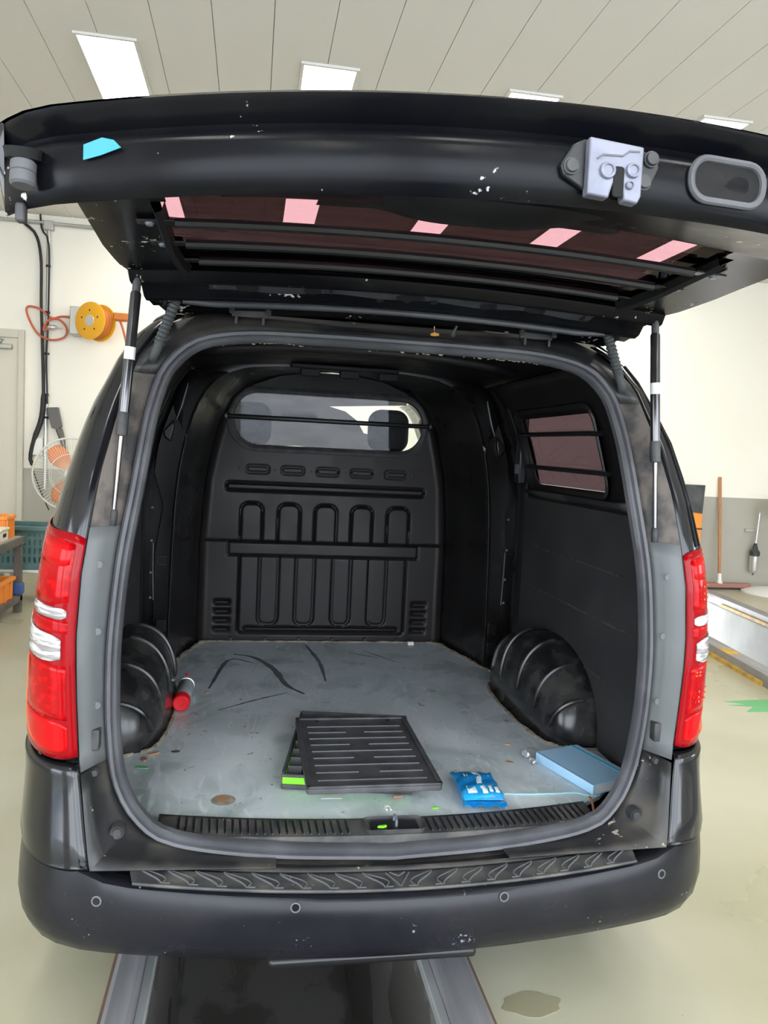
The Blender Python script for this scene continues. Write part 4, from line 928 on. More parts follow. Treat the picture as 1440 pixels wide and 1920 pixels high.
# ---- gas struts
for s in (-1, 1):
    T_ = Vector((s*0.702, 2.062, 1.940)); B_ = Vector((s*0.749, 2.057, 1.312)); D = (B_-T_)
    P_ = lambda t: T_+D*t
    stt = tube('gas_strut', [P_(0.055), P_(0.065), P_(0.62), P_(0.625)], [0.011, 0.0135, 0.0135, 0.011], 'strut_black', van, seg=16); stt['label'] = 'black gas strut holding up the tailgate'
    tube('strut_rod', [P_(0.62), P_(0.95)], 0.0062, 'chrome', stt, seg=12)
    tube('strut_collar', [P_(0.535), P_(0.54), P_(0.628), P_(0.632)], [0.0138, 0.0148, 0.0148, 0.012], 'rubber_dark', stt, seg=16)
    tube('strut_label', [P_(0.275), P_(0.325)], 0.01385, 'label_white', stt, seg=16, cap=False)
    tube('strut_end', [P_(-0.01), P_(0.0), P_(0.05), P_(0.06)], [0.008, 0.0105, 0.0105, 0.008], 'rubber_dark', stt, seg=12)
    tube('strut_end', [P_(0.93), P_(0.94), P_(0.995), P_(1.005)], [0.008, 0.0105, 0.0115, 0.008], 'rubber_dark', stt, seg=12)
    tube('ball_stud', [P_(0.0), P_(0.0)+Vector((-s*0.012, 0.02, 0.012)), P_(0.0)+Vector((-s*0.012, 0.035, 0.02))], 0.007, 'satin_black', stt, seg=8)
    tube('ball_stud', [P_(0.985), P_(0.985)+Vector((-s*0.008, 0.03, 0))], 0.006, 'satin_black', stt, seg=8)
# ---- corrugated cable boots
for s in (-1, 1):
    pts = cr_path([(s*0.672, 2.208, 1.750), (s*0.672, 2.180, 1.758), (s*0.660, 2.175, 1.79), (s*0.640, 2.178, 1.85), (s*0.620, 2.182, 1.905), (s*0.606, 2.195, 1.925), (s*0.600, 2.215, 1.935)], 85)
    rs = [0.0125+(0.0035*(0.5-0.5*math.cos(PI*i/2)) if 22 < i < 66 else 0.0) for i in range(85)]
    cb = tube('cable_boot', pts, rs, 'boot_rubber', van, seg=14, angle=3.0); cb['label'] = 'corrugated rubber cable boot at the hinge corner'
    lathe('boot_flange', [(0.020, 0.0), (0.021, 0.006), (0.014, 0.010)], (s*0.672, 2.208, 1.751), (0, -1, 0.2), 'boot_rubber', cb, seg=16)
    lathe('boot_flange', [(0.020, 0.0), (0.021, 0.006), (0.014, 0.010)], (s*0.602, 2.215, 1.936), (0, -1, -0.4), 'boot_rubber', cb, seg=16)
# ---- hinges
for s in (-1, 1):
    hg = box('hinge', (min(s*0.372, s*0.473), 2.245, 1.893), (max(s*0.372, s*0.473), 2.262, 1.915), 'dust_black', van, bevel=0.003)
    for x in (0.372, 0.473):
        lathe('hinge_bolt', [(0.0, -0.012), (0.007, -0.012), (0.008, 0.0)], (s*x, 2.235, 1.912), (0, 0.6, 1), 'rubber_dark', hg, seg=10)
    for x in (0.385, 0.460): box('hinge_leaf', (s*x-0.004, 2.235, 1.872), (s*x+0.004, 2.262, 1.895), 'dust_black', hg, bevel=0.002)
tube('washer_nozzle', [(0.165, 2.245, 1.887), (0.165, 2.235, 1.895), (0.172, 2.230, 1.912)], [0.008, 0.005, 0.003], 'boot_rubber', van, seg=8)
lf = tag(mk('dry_leaf', [Vector(p) for p in ((0.095, 2.236, 1.884), (0.105, 2.230, 1.888), (0.120, 2.233, 1.886), (0.122, 2.238, 1.881), (0.108, 2.240, 1.879), (0.097, 2.240, 1.880), (0.106, 2.228, 1.905), (0.103, 2.229, 1.905))],
   [(0, 1, 2, 3, 4, 5), (1, 6, 7)], 'leaf_orange', None, smooth=False, solid=0.001), 'tiny orange dried leaf lying on the header above the opening', 'leaf')

# ================================================================== CAB seen through the bulkhead window, front of the van
for s in (-1, 1):
    x = s*0.42
    se = prism('seat_back', rrect(x-0.24, 0.95, x+0.24, 1.50, 0.09), (0, 4.62, 0), (1, 0, 0), (0, 0, 1), (0, 0.14, 0), 'seat_fabric', van, bevel=0.03)
    prism('headrest', rrect(x-0.125, 1.54, x+0.125, 1.80, 0.08, 8), (0, 4.70, 0), (1, 0, 0), (0, 0, 1), (0, 0.09, 0), 'seat_fabric', se, bevel=0.025)
    for dx in (-0.05, 0.05): tube('headrest_post', [(x+dx, 4.745, 1.48), (x+dx, 4.745, 1.57)], 0.006, 'chrome', se, seg=8)
    prism('seat_cushion', rrect(x-0.25, 0.78, x+0.25, 0.95, 0.05), (0, 4.62, 0), (1, 0, 0), (0, 0, 1), (0, 0.48, 0), 'seat_fabric', se, bevel=0.03)
db = box('dashboard', (-0.80, 5.30, 0.95), (0.80, 5.75, 1.36), 'cab_plastic', van, bevel=0.06)
sh = [(-0.74, 1.40), (-0.74, 1.93), (0.60, 1.95), (0.60, 1.86), (0.089, 1.826), (0.20, 1.80), (0.288, 1.744), (0.345, 1.665), (0.385, 1.657), (0.62, 1.66), (0.62, 1.545), (0.175, 1.536), (-0.10, 1.556), (-0.414, 1.540), (-0.42, 1.40)]
shd = mk('windscreen_shade', [Vector((a, 5.34-0.66*(b-1.60)*1.32, 1.60+0.75*(b-1.60)*1.32)) for a, b in sh], [tuple(range(len(sh)))], 'shade_fabric', van, smooth=False); shd['label'] = 'dark shade behind the windscreen'
prism('rear_view_mirror', rrect(-0.225, 1.745, 0.02, 1.795, 0.02), (0, 5.20, 0), (1, 0, 0), (0, 0, 1), (0, 0.03, 0), 'seat_fabric', van, bevel=0.01)
# windscreen, pillars, bonnet, front
rows = [[Vector((x, y-0.10*(x*x), z)) for x in (-0.80*k, -0.4*k, 0, 0.4*k, 0.80*k)] for y, z, k in ((5.75, 1.20, 1.08), (5.5, 1.50, 0.98), (5.25, 1.80, 0.86), (5.14, 1.93, 0.78))]
grid('windscreen', rows, 'glass', van, solid=0.004)
for s in (-1, 1):
    tube('windscreen_pillar', [(s*0.96, 5.78, 1.20), (s*0.86, 5.45, 1.55), (s*0.72, 5.12, 1.88)], 0.035, 'paint', van, seg=10)
rows = [[Vector((x*k, y+0.0-0.25*(x*x)*(1 if y > 6.3 else 0.1), z-0.06*x*x)) for x in [-1+0.125*i for i in range(17)]] for y, z, k in ((5.72, 1.22, 0.95), (6.2, 1.13, 0.95), (6.6, 1.02, 0.93), (6.78, 0.90, 0.92), (6.85, 0.70, 0.95), (6.88, 0.45, 0.96), (6.80, 0.25, 0.93))]
grid('bonnet', rows, 'paint', van, solid=0.004)
for s in (-1, 1):
    rows = [[Vector((s*0.965, y, z)) for y in (5.70, 6.0, 6.4)] for z in (0.30, 0.70, 1.10, 1.20)]
    grid('front_wing', rows, 'paint', van, solid=0.004)
# wheels
for x in (-0.868, 0.868):
    for y in (3.02, 6.05):
        s = 1 if x > 0 else -1
        wh_ = lathe('wheel', [(0.20, -0.10), (0.31, -0.11), (0.335, -0.09), (0.34, 0.0), (0.335, 0.09), (0.31, 0.11), (0.20, 0.10)], (x, y, 0.340), (1, 0, 0), 'tyre', van, seg=32, cap=False)
        lathe('wheel_rim', [(0.0, 0.06*s), (0.05, 0.07*s), (0.12, 0.05*s), (0.19, 0.09*s), (0.205, 0.10*s), (0.205, -0.09*s)], (x, y, 0.340), (1, 0, 0), 'aluminium', wh_, seg=24, cap=False)
# underside
box('chassis_pan', (-0.86, 2.15, 0.40), (0.86, 6.5, 0.46), 'satin_black', van)
# ================================================================== THINGS IN THE CARGO BAY
# wet streaks on the sheet floor
def streak(pts, w_):
    P_ = cr_path([(a, b, FZ+0.0006) for a, b in pts], 24); v, f = [], []
    for i, p in enumerate(P_):
        t = (P_[min(i+1, 23)]-P_[max(i-1, 0)]).normalized(); n_ = Vector((-t.y, t.x, 0)); q = w_*(0.35+0.65*math.sin(PI*(i+0.5)/24))*rnd.uniform(0.8, 1.2)
        v += [p+n_*q, p-n_*q]
        if i: f.append((2*i-2, 2*i-1, 2*i+1, 2*i))
    mk('wet_streak', v, f, M['wet'], cf, smooth=False, solid=0.0006)
mat('wet', (0.11, 0.14, 0.14), 0.10)
streak([(-0.46, 3.86), (-0.36, 3.80), (-0.27, 3.60), (-0.22, 3.35), (-0.15, 3.22)], 0.016)
streak([(-0.09, 4.06), (-0.073, 3.95), (-0.043, 3.70), (-0.042, 3.40)], 0.010)
streak([(-0.50, 3.02), (-0.36, 3.14), (-0.22, 3.24)], 0.005)
streak([(-0.55, 3.30), (-0.48, 3.75), (-0.36, 3.70)], 0.010)
streak([(0.20, 3.95), (0.34, 3.72)], 0.004); streak([(0.12, 3.90), (0.26, 3.80)], 0.004)
# spray can lying against the left arch
can = tag(empty('spray_can', (-0.677, 3.13, FZ)), 'white spray can with red cap lying against the left wheel arch', 'spray can')
ax = Vector((0.010, 1, 0)).normalized(); c0 = Vector((-0.640, 3.00, FZ+0.0345))
lathe('can_body', [(0.028, 0.042), (0.0325, 0.046), (0.0325, 0.225), (0.029, 0.232), (0.0, 0.228)], c0, ax, 'can_white', can, seg=28)
lathe('cap', [(0.0, 0.004), (0.010, 0.004), (0.011, 0.001), (0.027, 0.0), (0.031, 0.003), (0.034, 0.012), (0.034, 0.047), (0.031, 0.048)], c0, ax, 'can_red', can, seg=28)
lathe('base_rim', [(0.029, 0.230), (0.0335, 0.231), (0.0335, 0.236), (0.029, 0.238)], c0, ax, 'aluminium', can, seg=28, cap=False)
# parts organizer: open case with its lid laid on top
og = tag(empty('parts_organizer', (-0.03, 2.45, FZ)), 'black compartment organizer case with green band, its lid lying askew on top', 'organizer')
Rz = Matrix.Rotation(-0.163, 3, 'Z'); oc = Vector((-0.282, 2.295, FZ))
def O(u, v_, w_): return oc + Rz @ Vector((u, v_, w_))
def oslab(name, u0, v0, w0, u1, v1, w1, m, bevel=0.002):
    return obox(name, O((u0+u1)/2, (v0+v1)/2, (w0+w1)/2), (u1-u0, v1-v0, w1-w0), Rz, m, og, bevel=bevel)
OW, OL = 0.40, 0.57
oslab('case_bottom', 0, 0, 0.0, OW, OL, 0.016, 'tray_black', 0.004)
oslab('green_band', 0.003, 0.003, 0.016, OW-0.003, 0.016, 0.038, 'green_plastic')
oslab('green_band', 0.003, 0.016, 0.016, 0.010, OL-0.003, 0.030, 'green_plastic')
for a in ((0, 0, 0.038, OW, 0.008, 0.048), (0, OL-0.008, 0.016, OW, OL, 0.052), (0.0, 0.008, 0.028, 0.008, OL-0.008, 0.050), (OW-0.008, 0.008, 0.016, OW, OL-0.008, 0.050)):
    oslab('case_wall', *a, 'tray_black')
for k in range(1, 8): oslab('divider', 0.012, k*0.07, 0.016, OW-0.012, k*0.07+0.004, 0.046, 'tray_edge', 0.001)
for u in (0.055, 0.13, 0.21, 0.29): oslab('divider', u, 0.012, 0.016, u+0.004, OL-0.012, 0.045, 'tray_edge', 0.001)
LZ = FZ+0.054
lid = [Vector(p) for p in ((-0.218, 2.132, 0), (0.182, 2.137, 0), (0.184, 2.715, 0), (-0.211, 2.715, 0))]
lu, lv = (lid[1]-lid[0]).normalized(), Vector((0, 1, 0))
lw, ll = 0.40, 0.580
ld = prism('lid', rrect(0, 0, lw, ll, 0.012), (lid[0].x, lid[0].y, LZ), lu, lv, (0, 0, 0.017), 'tray_black', og, bevel=0.004)
for a, b, c, d in ((0.0, 0.0, lw, 0.012), (0.0, ll-0.016, lw, ll), (0.0, 0.0, 0.014, ll), (lw-0.014, 0.0, lw, ll)):
    prism('lid_rim', rrect(a, b, c, d, 0.005, 3), (lid[0].x, lid[0].y, LZ+0.017), lu, lv, (0, 0, 0.007), 'tray_black', og, bevel=0.002)
for k in range(9):
    y = 0.055+k*0.055
    for a, b in (((0.036, lw-0.036),) if k % 2 == 0 else ((0.036, 0.165), (0.228, lw-0.036))):
        prism('lid_rib', rrect(a, y-0.0018, b, y+0.0018, 0.001, 2), (lid[0].x, lid[0].y, LZ+0.017), lu, lv, (0, 0, 0.003), 'tray_edge', og)
for a in (0.075, 0.33): prism('hinge_slot', rrect(a-0.005, ll-0.034, a+0.005, ll-0.020, 0.001, 2), (lid[0].x, lid[0].y, LZ+0.0165), lu, lv, (0, 0, 0.0015), 'gap_black', og)
prism('lid_back_lip', rrect(0.012, ll, lw-0.008, ll+0.022, 0.006, 3), (lid[0].x, lid[0].y, LZ-0.006), lu, lv, (0, 0, 0.016), 'tray_black', og, bevel=0.003)
# wet wipes packet
def pillow(name, c, L_, Wd, H, rz, m, parent):
    rows = []; n = 22; k_ = 16
    for i in range(n+1):
        t = -1+2*i/n; r = []
        e = (max(0, 1-abs(t)**4))**0.5
        for j in range(k_):
            a = 2*PI*j/k_; w__ = Wd/2*(0.96+0.04*e)*math.copysign(abs(math.cos(a))**0.55, math.cos(a)); h = H/2*(0.06+0.94*e)*math.copysign(abs(math.sin(a))**0.75, math.sin(a))
            wob = 0.0025*math.sin(9*t+3*a)*e
            p = Vector((w__, t*L_/2, h+wob)); r.append(Vector(c)+Matrix.Rotation(rz, 3, 'Z') @ p)
        rows.append(r)
    return grid(name, rows, m, parent, close_u=True)
wp = tag(empty('wipes_packet', (0.31, 2.225, FZ)), 'small shiny blue wet wipes packet with a white seam at the floor edge', 'packet')
pillow('pouch', (0.314, 2.222, FZ+0.024), 0.185, 0.128, 0.044, -0.06, 'wipes_film', wp)
for sgn in (-1, 1):
    Rw = Matrix.Rotation(-0.06, 3, 'Z'); cc = Vector((0.314, 2.222, FZ+0.024))
    v = []
    for k in range(15):
        x = -0.066+0.132*k/14; zz = 0.003*math.sin(k*1.4)-(0.006 if sgn < 0 else 0)
        v += [cc+Rw @ Vector((x, sgn*0.088, zz)), cc+Rw @ Vector((x, sgn*(0.108+0.002*(k % 2)), zz*1.5))]
    mk('crimp_end', v, [(2*k, 2*k+1, 2*k+3, 2*k+2) for k in range(14)], 'wipes_film', wp, solid=0.0012, smooth=False)
seam = [cc+Rw @ Vector((0.004+0.004*math.sin(k), -0.090+0.180*k/12, 0.0215*(max(0, 1-abs(-1+2*k/12)**4))**0.5*1.02+0.0015)) for k in range(13)]
mk('white_seam', [p+Rw @ Vector((sx*0.008, 0, 0)) for p in seam for sx in (-1, 1)], [(2*k, 2*k+1, 2*k+3, 2*k+2) for k in range(12)], 'wipes_white', wp, solid=0.001)
def patch(x0_, x1_, y0_, y1_):
    hh = lambda y: 0.0222*(max(0, 1-abs(y/0.0925)**4))**0.5+0.0008
    mk('printed_patch', [cc+Rw @ Vector((x, y, hh(y)*(1-0.25*(abs(x)/0.062)**3))) for y in [y0_+(y1_-y0_)*k/4 for k in range(5)] for x in (x0_, (x0_+x1_)/2, x1_)],
       [(3*k+a, 3*k+a+1, 3*k+a+4, 3*k+a+3) for k in range(4) for a in (0, 1)], 'wipes_white', wp, solid=0.0006)
patch(0.030, 0.042, 0.035, 0.050); patch(-0.036, -0.032, 0.02, 0.055); patch(-0.028, -0.025, 0.015, 0.05); patch(-0.045, -0.018, -0.075, -0.035); patch(0.022, 0.032, -0.07, -0.03); patch(0.040, 0.052, -0.072, -0.035)
# notebook
nbk = tag(empty('notebook', (0.715, 2.37, FZ)), 'light blue cloth notebook with an elastic band lying in the right rear corner', 'notebook')
B0, B1, B2, B3 = Vector((0.598, 2.470, 0)), Vector((0.763, 2.528, 0)), Vector((0.852, 2.240, 0)), Vector((0.683, 2.190, 0))
bu_ = (B1-B0).normalized(); bv_ = (B3-B0).normalized(); bw_, bl_ = 0.185, 0.288
for z0_ in (0.001, 0.029): prism('cover', rrect(0, 0, bw_, bl_, 0.008, 3), (B0.x, B0.y, FZ+z0_), bu_, bv_, (0, 0, 0.0035), 'book_cloth', nbk, bevel=0.001)
prism('page_block', rrect(0.006, 0.004, bw_-0.006, bl_-0.004, 0.004, 3), (B0.x, B0.y, FZ+0.0045), bu_, bv_, (0, 0, 0.0245), 'paper', nbk)
prism('spine', rrect(-0.003, 0, 0.006, bl_, 0.003, 3), (B0.x, B0.y, FZ+0.001), bu_, bv_, (0, 0, 0.0315), 'book_cloth', nbk, bevel=0.002)
prism('elastic_band', [(bw_-0.030, -0.001), (bw_-0.023, -0.001), (bw_-0.023, bl_+0.001), (bw_-0.030, bl_+0.001)], (B0.x, B0.y, FZ+0.0325), bu_, bv_, (0, 0, 0.0012), 'elastic_blue', nbk)
# loose bits
tag(tube('cord', cr_path([(0.399, 2.218, FZ+0.003), (0.466, 2.210, FZ+0.003), (0.56, 2.208, FZ+0.003), (0.632, 2.211, FZ+0.003), (0.659, 2.191, FZ+0.003), (0.690, 2.186, FZ+0.003)], 24), 0.0026, 'pale_cord', None, seg=6), 'thin pale blue cord running from the notebook towards the wipes packet', 'cord')
tag(tube('twig', cr_path([(0.648, 2.150, FZ+0.018), (0.640, 2.115, FZ+0.020), (0.628, 2.081, FZ+0.018), (0.612, 2.035, FZ+0.014), (0.604, 2.003, FZ+0.010)], 14), [0.003, 0.0045, 0.004, 0.0045, 0.004, 0.004, 0.0035, 0.004, 0.0036, 0.004, 0.0036, 0.0038, 0.003, 0.002], 'twig_wood', None, seg=7), 'short bent brown twig lying across the right end of the sill trim', 'twig')
cb_ = tag(empty('clear_capsule', (0.573, 2.47, FZ)), 'clear plastic capsule lying beside the notebook spine', 'capsule')
lathe('shell', [(0.0, -0.016), (0.010, -0.014), (0.013, -0.004), (0.011, 0.010), (0.0, 0.014)], (0.572, 2.500, FZ+0.012), (0.1, -1, 0), 'clear_plastic', cb_, seg=16)
lathe('shell', [(0.0, -0.018), (0.008, -0.016), (0.011, 0.0), (0.009, 0.014), (0.0, 0.018)], (0.576, 2.440, FZ+0.010), (0.1, -1, 0), 'clear_plastic', cb_, seg=16)
def bit(name, x, y, sx, sy, h, rz, m, label, cat, z=FZ, poly=None):
    pl_ = poly or [(sx*math.cos(a*PI/4)*rnd.uniform(.7, 1.1), sy*math.sin(a*PI/4)*rnd.uniform(.7, 1.1)) for a in range(8)]
    c, s_ = math.cos(rz), math.sin(rz)
    return tag(prism(name, pl_, (x, y, z+0.0008), (c, s_, 0), (-s_, c, 0), (0, 0, h), m, bevel=min(h*0.3, 0.0015)), label, cat)
bit('wood_chip', -0.690, 2.586, 0.026, 0.008, 0.006, 0.6, 'wood_chip', 'brown wood chip behind the left wheel arch', 'wood chip')
bit('wood_chip', -0.715, 2.545, 0.010, 0.020, 0.004, 0.1, 'wood_chip', 'pale broken chip beside the left edge of the cargo floor', 'wood chip')
bit('green_leaf', -0.714, 2.479, 0.030, 0.010, 0.003, -0.2, 'green_paint', 'bright green scrap at the left edge of the cargo floor', 'scrap')
bit('paper_flake', -0.62, 2.606, 0.020, 0.013, 0.002, 0.2, 'tray_edge', 'small grey flake on the floor near the left arch', 'flake')
pt_ = bit('paper_tag', -0.135, 2.232, 0.03, 0.01, 0.0015, -0.04, 'paper', 'white printed paper tag in front of the organizer lid', 'paper tag', poly=[(-0.031, -0.011), (0.031, -0.011), (0.031, 0.011), (0.012, 0.012), (-0.031, 0.010)])
bit('cork_piece', 0.064, 2.217, 0.019, 0.007, 0.007, 0.0, 'wood_chip', 'tan cork piece in front of the organizer lid', 'cork')
bit('white_clip', 0.023, 2.150, 0.01, 0.01, 0.004, 0.0, 'white_plastic', 'tiny white plastic clip at the floor edge near the striker pocket', 'clip', poly=[(-0.009, -0.016), (-0.003, -0.016), (-0.003, 0.006), (0.003, 0.006), (0.003, -0.016), (0.009, -0.016), (0.009, 0.014), (-0.009, 0.014)])
bit('green_scrap', 0.163, 2.140, 0.012, 0.006, 0.003, 0.1, 'green_plastic', 'small green scrap at the floor edge left of the wipes packet', 'scrap')
bit('white_block', 0.483, 4.066, 0.016, 0.012, 0.018, 0.0, 'white_plastic', 'small white block at the foot of the bulkhead', 'block', poly=[(-0.016, -0.012), (0.016, -0.012), (0.016, 0.012), (-0.016, 0.012)])
bit('red_scrap', -0.655, 3.50, 0.010, 0.010, 0.006, 0.0, 'can_red', 'tiny red scrap just beyond the spray can', 'scrap')
bit('wood_chip', -0.555, 3.24, 0.014, 0.007, 0.004, 0.4, 'wood_chip', 'small tan chip right of the spray can', 'wood chip')
bit('leaf_bit', 0.499, 2.46, 0.018, 0.007, 0.003, -0.5, 'wood_chip', 'brown leaf fragment left of the clear capsule', 'leaf')
bit('leaf_bit', 0.776, 2.598, 0.016, 0.006, 0.003, 0.3, 'leaf_orange', 'thin orange leaf bit behind the notebook', 'leaf')
bit('leaf_bit', 0.545, 2.62, 0.013, 0.006, 0.003, -0.6, 'leaf_orange', 'yellowish leaf bit on the floor beside the right arch', 'leaf')
bit('green_clip', -0.018, 2.006, 0.014, 0.006, 0.006, 0.2, 'green_plastic', 'bright green clip lying in the striker pocket', 'clip', z=FZ+0.0145)
for i in range(46):
    pass
# scattered crumbs nobody could count
v, f = [], []
for i in range(260):
    x, y = rnd.uniform(-0.66, 0.66), rnd.uniform(2.14, 4.05)
    if abs(x) > 0.58 and 2.5 < y < 3.6: continue
    if -0.3 < x < 0.2 and 2.1 < y < 2.9: continue
    r_ = rnd.uniform(0.0012, 0.0038); a0 = rnd.uniform(0, PI); b_ = len(v)
    for k in range(5):
        a = a0+2*PI*k/5; v.append((x+r_*math.cos(a)*rnd.uniform(.6, 1.5), y+r_*math.sin(a)*rnd.uniform(.6, 1.5), FZ+0.0006))
    v.append((x, y, FZ+0.0006+r_*0.7)); f += [(b_+k, b_+(k+1) % 5, b_+5) for k in range(5)]
tag(mk('floor_crumbs', v, f, 'sealant', None, smooth=False), 'pale grit and crumbs scattered over the cargo floor', 'crumbs', kind='stuff')

# ================================================================== THINGS IN THE GARAGE
YWF = YW-0.003
# door in the front wall, left
dr = tag(box('door_1', (-3.95, YW-0.035, 0.0), (-2.965, YW-0.004, 2.60), 'door_paint', None, bevel=0.004), 'pale cream metal door in the front wall', kind='structure')
for a, b in (((-2.965, YW-0.06, 0), (-2.905, YW-0.002, 2.69)), ((-4.01, YW-0.06, 0), (-3.95, YW-0.002, 2.69)), ((-3.95, YW-0.06, 2.60), (-2.965, YW-0.002, 2.69))): box('door_jamb', a, b, 'door_frame', dr, bevel=0.004)
dc = box('door_closer', (-3.28, YW-0.10, 2.47), (-3.02, YW-0.035, 2.525), 'steel_grey', dr, bevel=0.01)
tube('closer_arm', [(-3.14, YW-0.08, 2.53), (-3.10, YW-0.12, 2.56), (-3.20, YW-0.07, 2.60)], 0.012, 'steel_grey', dr, seg=8)
# conduits
tag(tube('wall_conduit', [(-3.6, YW-0.03, 3.86), (-2.68, YW-0.03, 3.86), (-2.60, YW-0.03, 3.855), (-1.0, YW-0.03, 3.855)], 0.022, 'galv', None, seg=10), 'galvanised conduit running along the top of the wall', 'conduit')
cd = tag(empty('vertical_conduit', (-2.672, YW-0.03, 1.0)), 'galvanised vertical conduit strapped to the wall beside the door', 'conduit')
tube('pipe', [(-2.672, YW-0.03, 0.95), (-2.672, YW-0.03, 3.84)], 0.020, 'galv', cd, seg=10)
for z in (3.4, 2.9, 2.45, 2.0, 1.75): lathe('strap', [(0.022, -0.012), (0.026, -0.012), (0.026, 0.012), (0.022, 0.012)], (-2.672, YW-0.03, z), (0, 0, 1), 'cable_black', cd, seg=12)
box('junction_box', (-2.72, YW-0.07, 3.78), (-2.62, YW-0.004, 3.88), 'galv', cd, bevel=0.008)
cbl = tag(empty('black_cables', (-2.71, YW-0.03, 1.3)), 'bundle of black cables hanging down along the vertical conduit', 'cable')
tube('cable', cr_path([(-2.93, YW-0.03, 3.84), (-2.80, YW-0.04, 3.72), (-2.74, YW-0.06, 3.45), (-2.735, YW-0.05, 3.0), (-2.715, YW-0.06, 2.6), (-2.70, YW-0.06, 2.2), (-2.695, YW-0.06, 1.9), (-2.72, YW-0.06, 1.7), (-2.79, YW-0.07, 1.48), (-2.82, YW-0.07, 1.30), (-2.80, YW-0.06, 1.22)], 40), [0.016]*18+[0.018]*10+[0.030]*7+[0.022]*5, 'cable_black', cbl, seg=8)
tube('cable', cr_path([(-2.76, YW-0.04, 3.945), (-2.74, YW-0.04, 3.78), (-2.66, YW-0.07, 3.62), (-2.655, YW-0.07, 2.9), (-2.665, YW-0.07, 2.4), (-2.65, YW-0.07, 1.9)], 30), 0.010, 'cable_black', cbl, seg=8)
tube('cable', cr_path([(-2.81, YW-0.06, 1.24), (-2.78, YW-0.05, 1.12), (-2.70, YW-0.05, 0.9), (-2.62, YW-0.05, 0.72)], 16), 0.006, 'cable_black', cbl, seg=6)
tag(prism('socket_box', rrect(-2.805, 1.33, -2.695, 1.52, 0.012), (0, YW-0.068, 0), (1, 0, 0), (0, 0, 1), (0, 0.064, 0), 'white_plastic', None, bevel=0.006), 'white socket box on the wall beside the conduit', 'socket box')
# hand tool hanging on its holder
ht = tag(empty('inspection_lamp', (-2.56, YW-0.05, 1.6)), 'grey hand lamp hanging head up from the vertical conduit', 'hand lamp')
prism('lamp_head', [(-2.655, 1.86), (-2.535, 1.87), (-2.49, 1.66), (-2.53, 1.62), (-2.60, 1.64)], (0, YW-0.09, 0), (1, 0, 0), (0, 0, 1), (0, 0.06, 0), 'grey_plastic', ht, bevel=0.008)
tube('lamp_grip', [(-2.525, YW-0.06, 1.63), (-2.50, YW-0.06, 1.55), (-2.465, YW-0.06, 1.40), (-2.46, YW-0.06, 1.37)], [0.04, 0.034, 0.028, 0.024], 'grey_plastic', ht, seg=10)
tube('lamp_flex', [(-2.46, YW-0.06, 1.37), (-2.452, YW-0.055, 1.25), (-2.45, YW-0.05, 1.05)], 0.006, 'cable_black', ht, seg=6)
# hose reel
hr = tag(empty('hose_reel', (-2.15, YW-0.2, 2.8)), 'yellow hose reel with orange drum mounted on the cream wall', 'hose reel')
rax = Vector((-0.5, -0.866, 0)).normalized(); rc = Vector((-2.12, YW-0.28, 2.80))
lathe('reel_disc', [(0.0, -0.092), (0.05, -0.095), (0.19, -0.09), (0.20, -0.085), (0.20, -0.078), (0.0, -0.075)], rc, -rax, 'reel_yellow', hr, seg=36)
M_disc = lathe('reel_disc', [(0.0, 0.075), (0.20, 0.078), (0.20, 0.085), (0.0, 0.09)], rc, -rax, 'reel_yellow', hr, seg=36)
lathe('hose_drum', [(0.15, -0.077), (0.175, -0.05), (0.165, -0.025), (0.178, 0.0), (0.165, 0.025), (0.178, 0.05), (0.15, 0.077)], rc, -rax, 'reel_orange', hr, seg=32, cap=False)
lathe('reel_label', [(0.0, 0.0), (0.058, 0.0), (0.060, -0.003)], rc+rax*0.0975, rax, 'aluminium', hr, seg=24)
for k in range(5):
    a = 2*PI*k/5; uu = Vector((0, 0, 1)); vv = rax.cross(uu); lathe('disc_hole', [(0.0, 0.0), (0.010, 0.0), (0.011, -0.003)], rc+rax*0.0945+uu*0.11*math.cos(a)+vv*0.11*math.sin(a), rax, 'rubber_dark', hr, seg=10)
box('wall_bracket', (-2.40, YW-0.22, 2.66), (-2.30, YW-0.004, 2.96), 'steel_grey', hr, bevel=0.008)
box('hose_guide', (-1.92, YW-0.40, 2.82), (-1.76, YW-0.28, 2.90), 'reel_orange', hr, bevel=0.012)
tube('axle', [rc-rax*0.11, Vector((-2.35, YW-0.10, 2.80))], 0.025, 'steel_grey', hr, seg=8)
tube('hose_end', cr_path([(-1.86, YW-0.34, 2.83), (-1.82, YW-0.33, 2.72), (-1.78, YW-0.32, 2.55)], 12), 0.012, 'hose_red', hr, seg=7)
ah = tag(tube('air_hose', cr_path([(-2.38, YW-0.06, 2.86), (-2.52, YW-0.05, 2.865), (-2.62, YW-0.06, 2.84), (-2.75, YW-0.07, 2.93), (-2.87, YW-0.07, 2.94), (-2.86, YW-0.07, 2.83), (-2.76, YW-0.07, 2.66), (-2.62, YW-0.08, 2.60), (-2.48, YW-0.08, 2.64), (-2.46, YW-0.08, 2.74), (-2.55, YW-0.08, 2.83), (-2.66, YW-0.08, 2.80), (-2.70, YW-0.08, 2.70), (-2.62, YW-0.07, 2.735)], 60), 0.012, 'hose_red', None, seg=7), 'red air hose looped between the reel and the conduit', 'hose')
av = tag(empty('air_valve', (-2.62, YW-0.05, 2.74)), 'small metal air valve on the conduit at the hose loop', 'valve')
lathe('valve_body', [(0.02, -0.05), (0.028, -0.03), (0.028, 0.03), (0.018, 0.05)], (-2.61, YW-0.06, 2.74), (1, 0, 0), 'aluminium', av, seg=10)
tube('lever', [(-2.60, YW-0.09, 2.745), (-2.50, YW-0.10, 2.73)], 0.006, 'galv', av, seg=6)
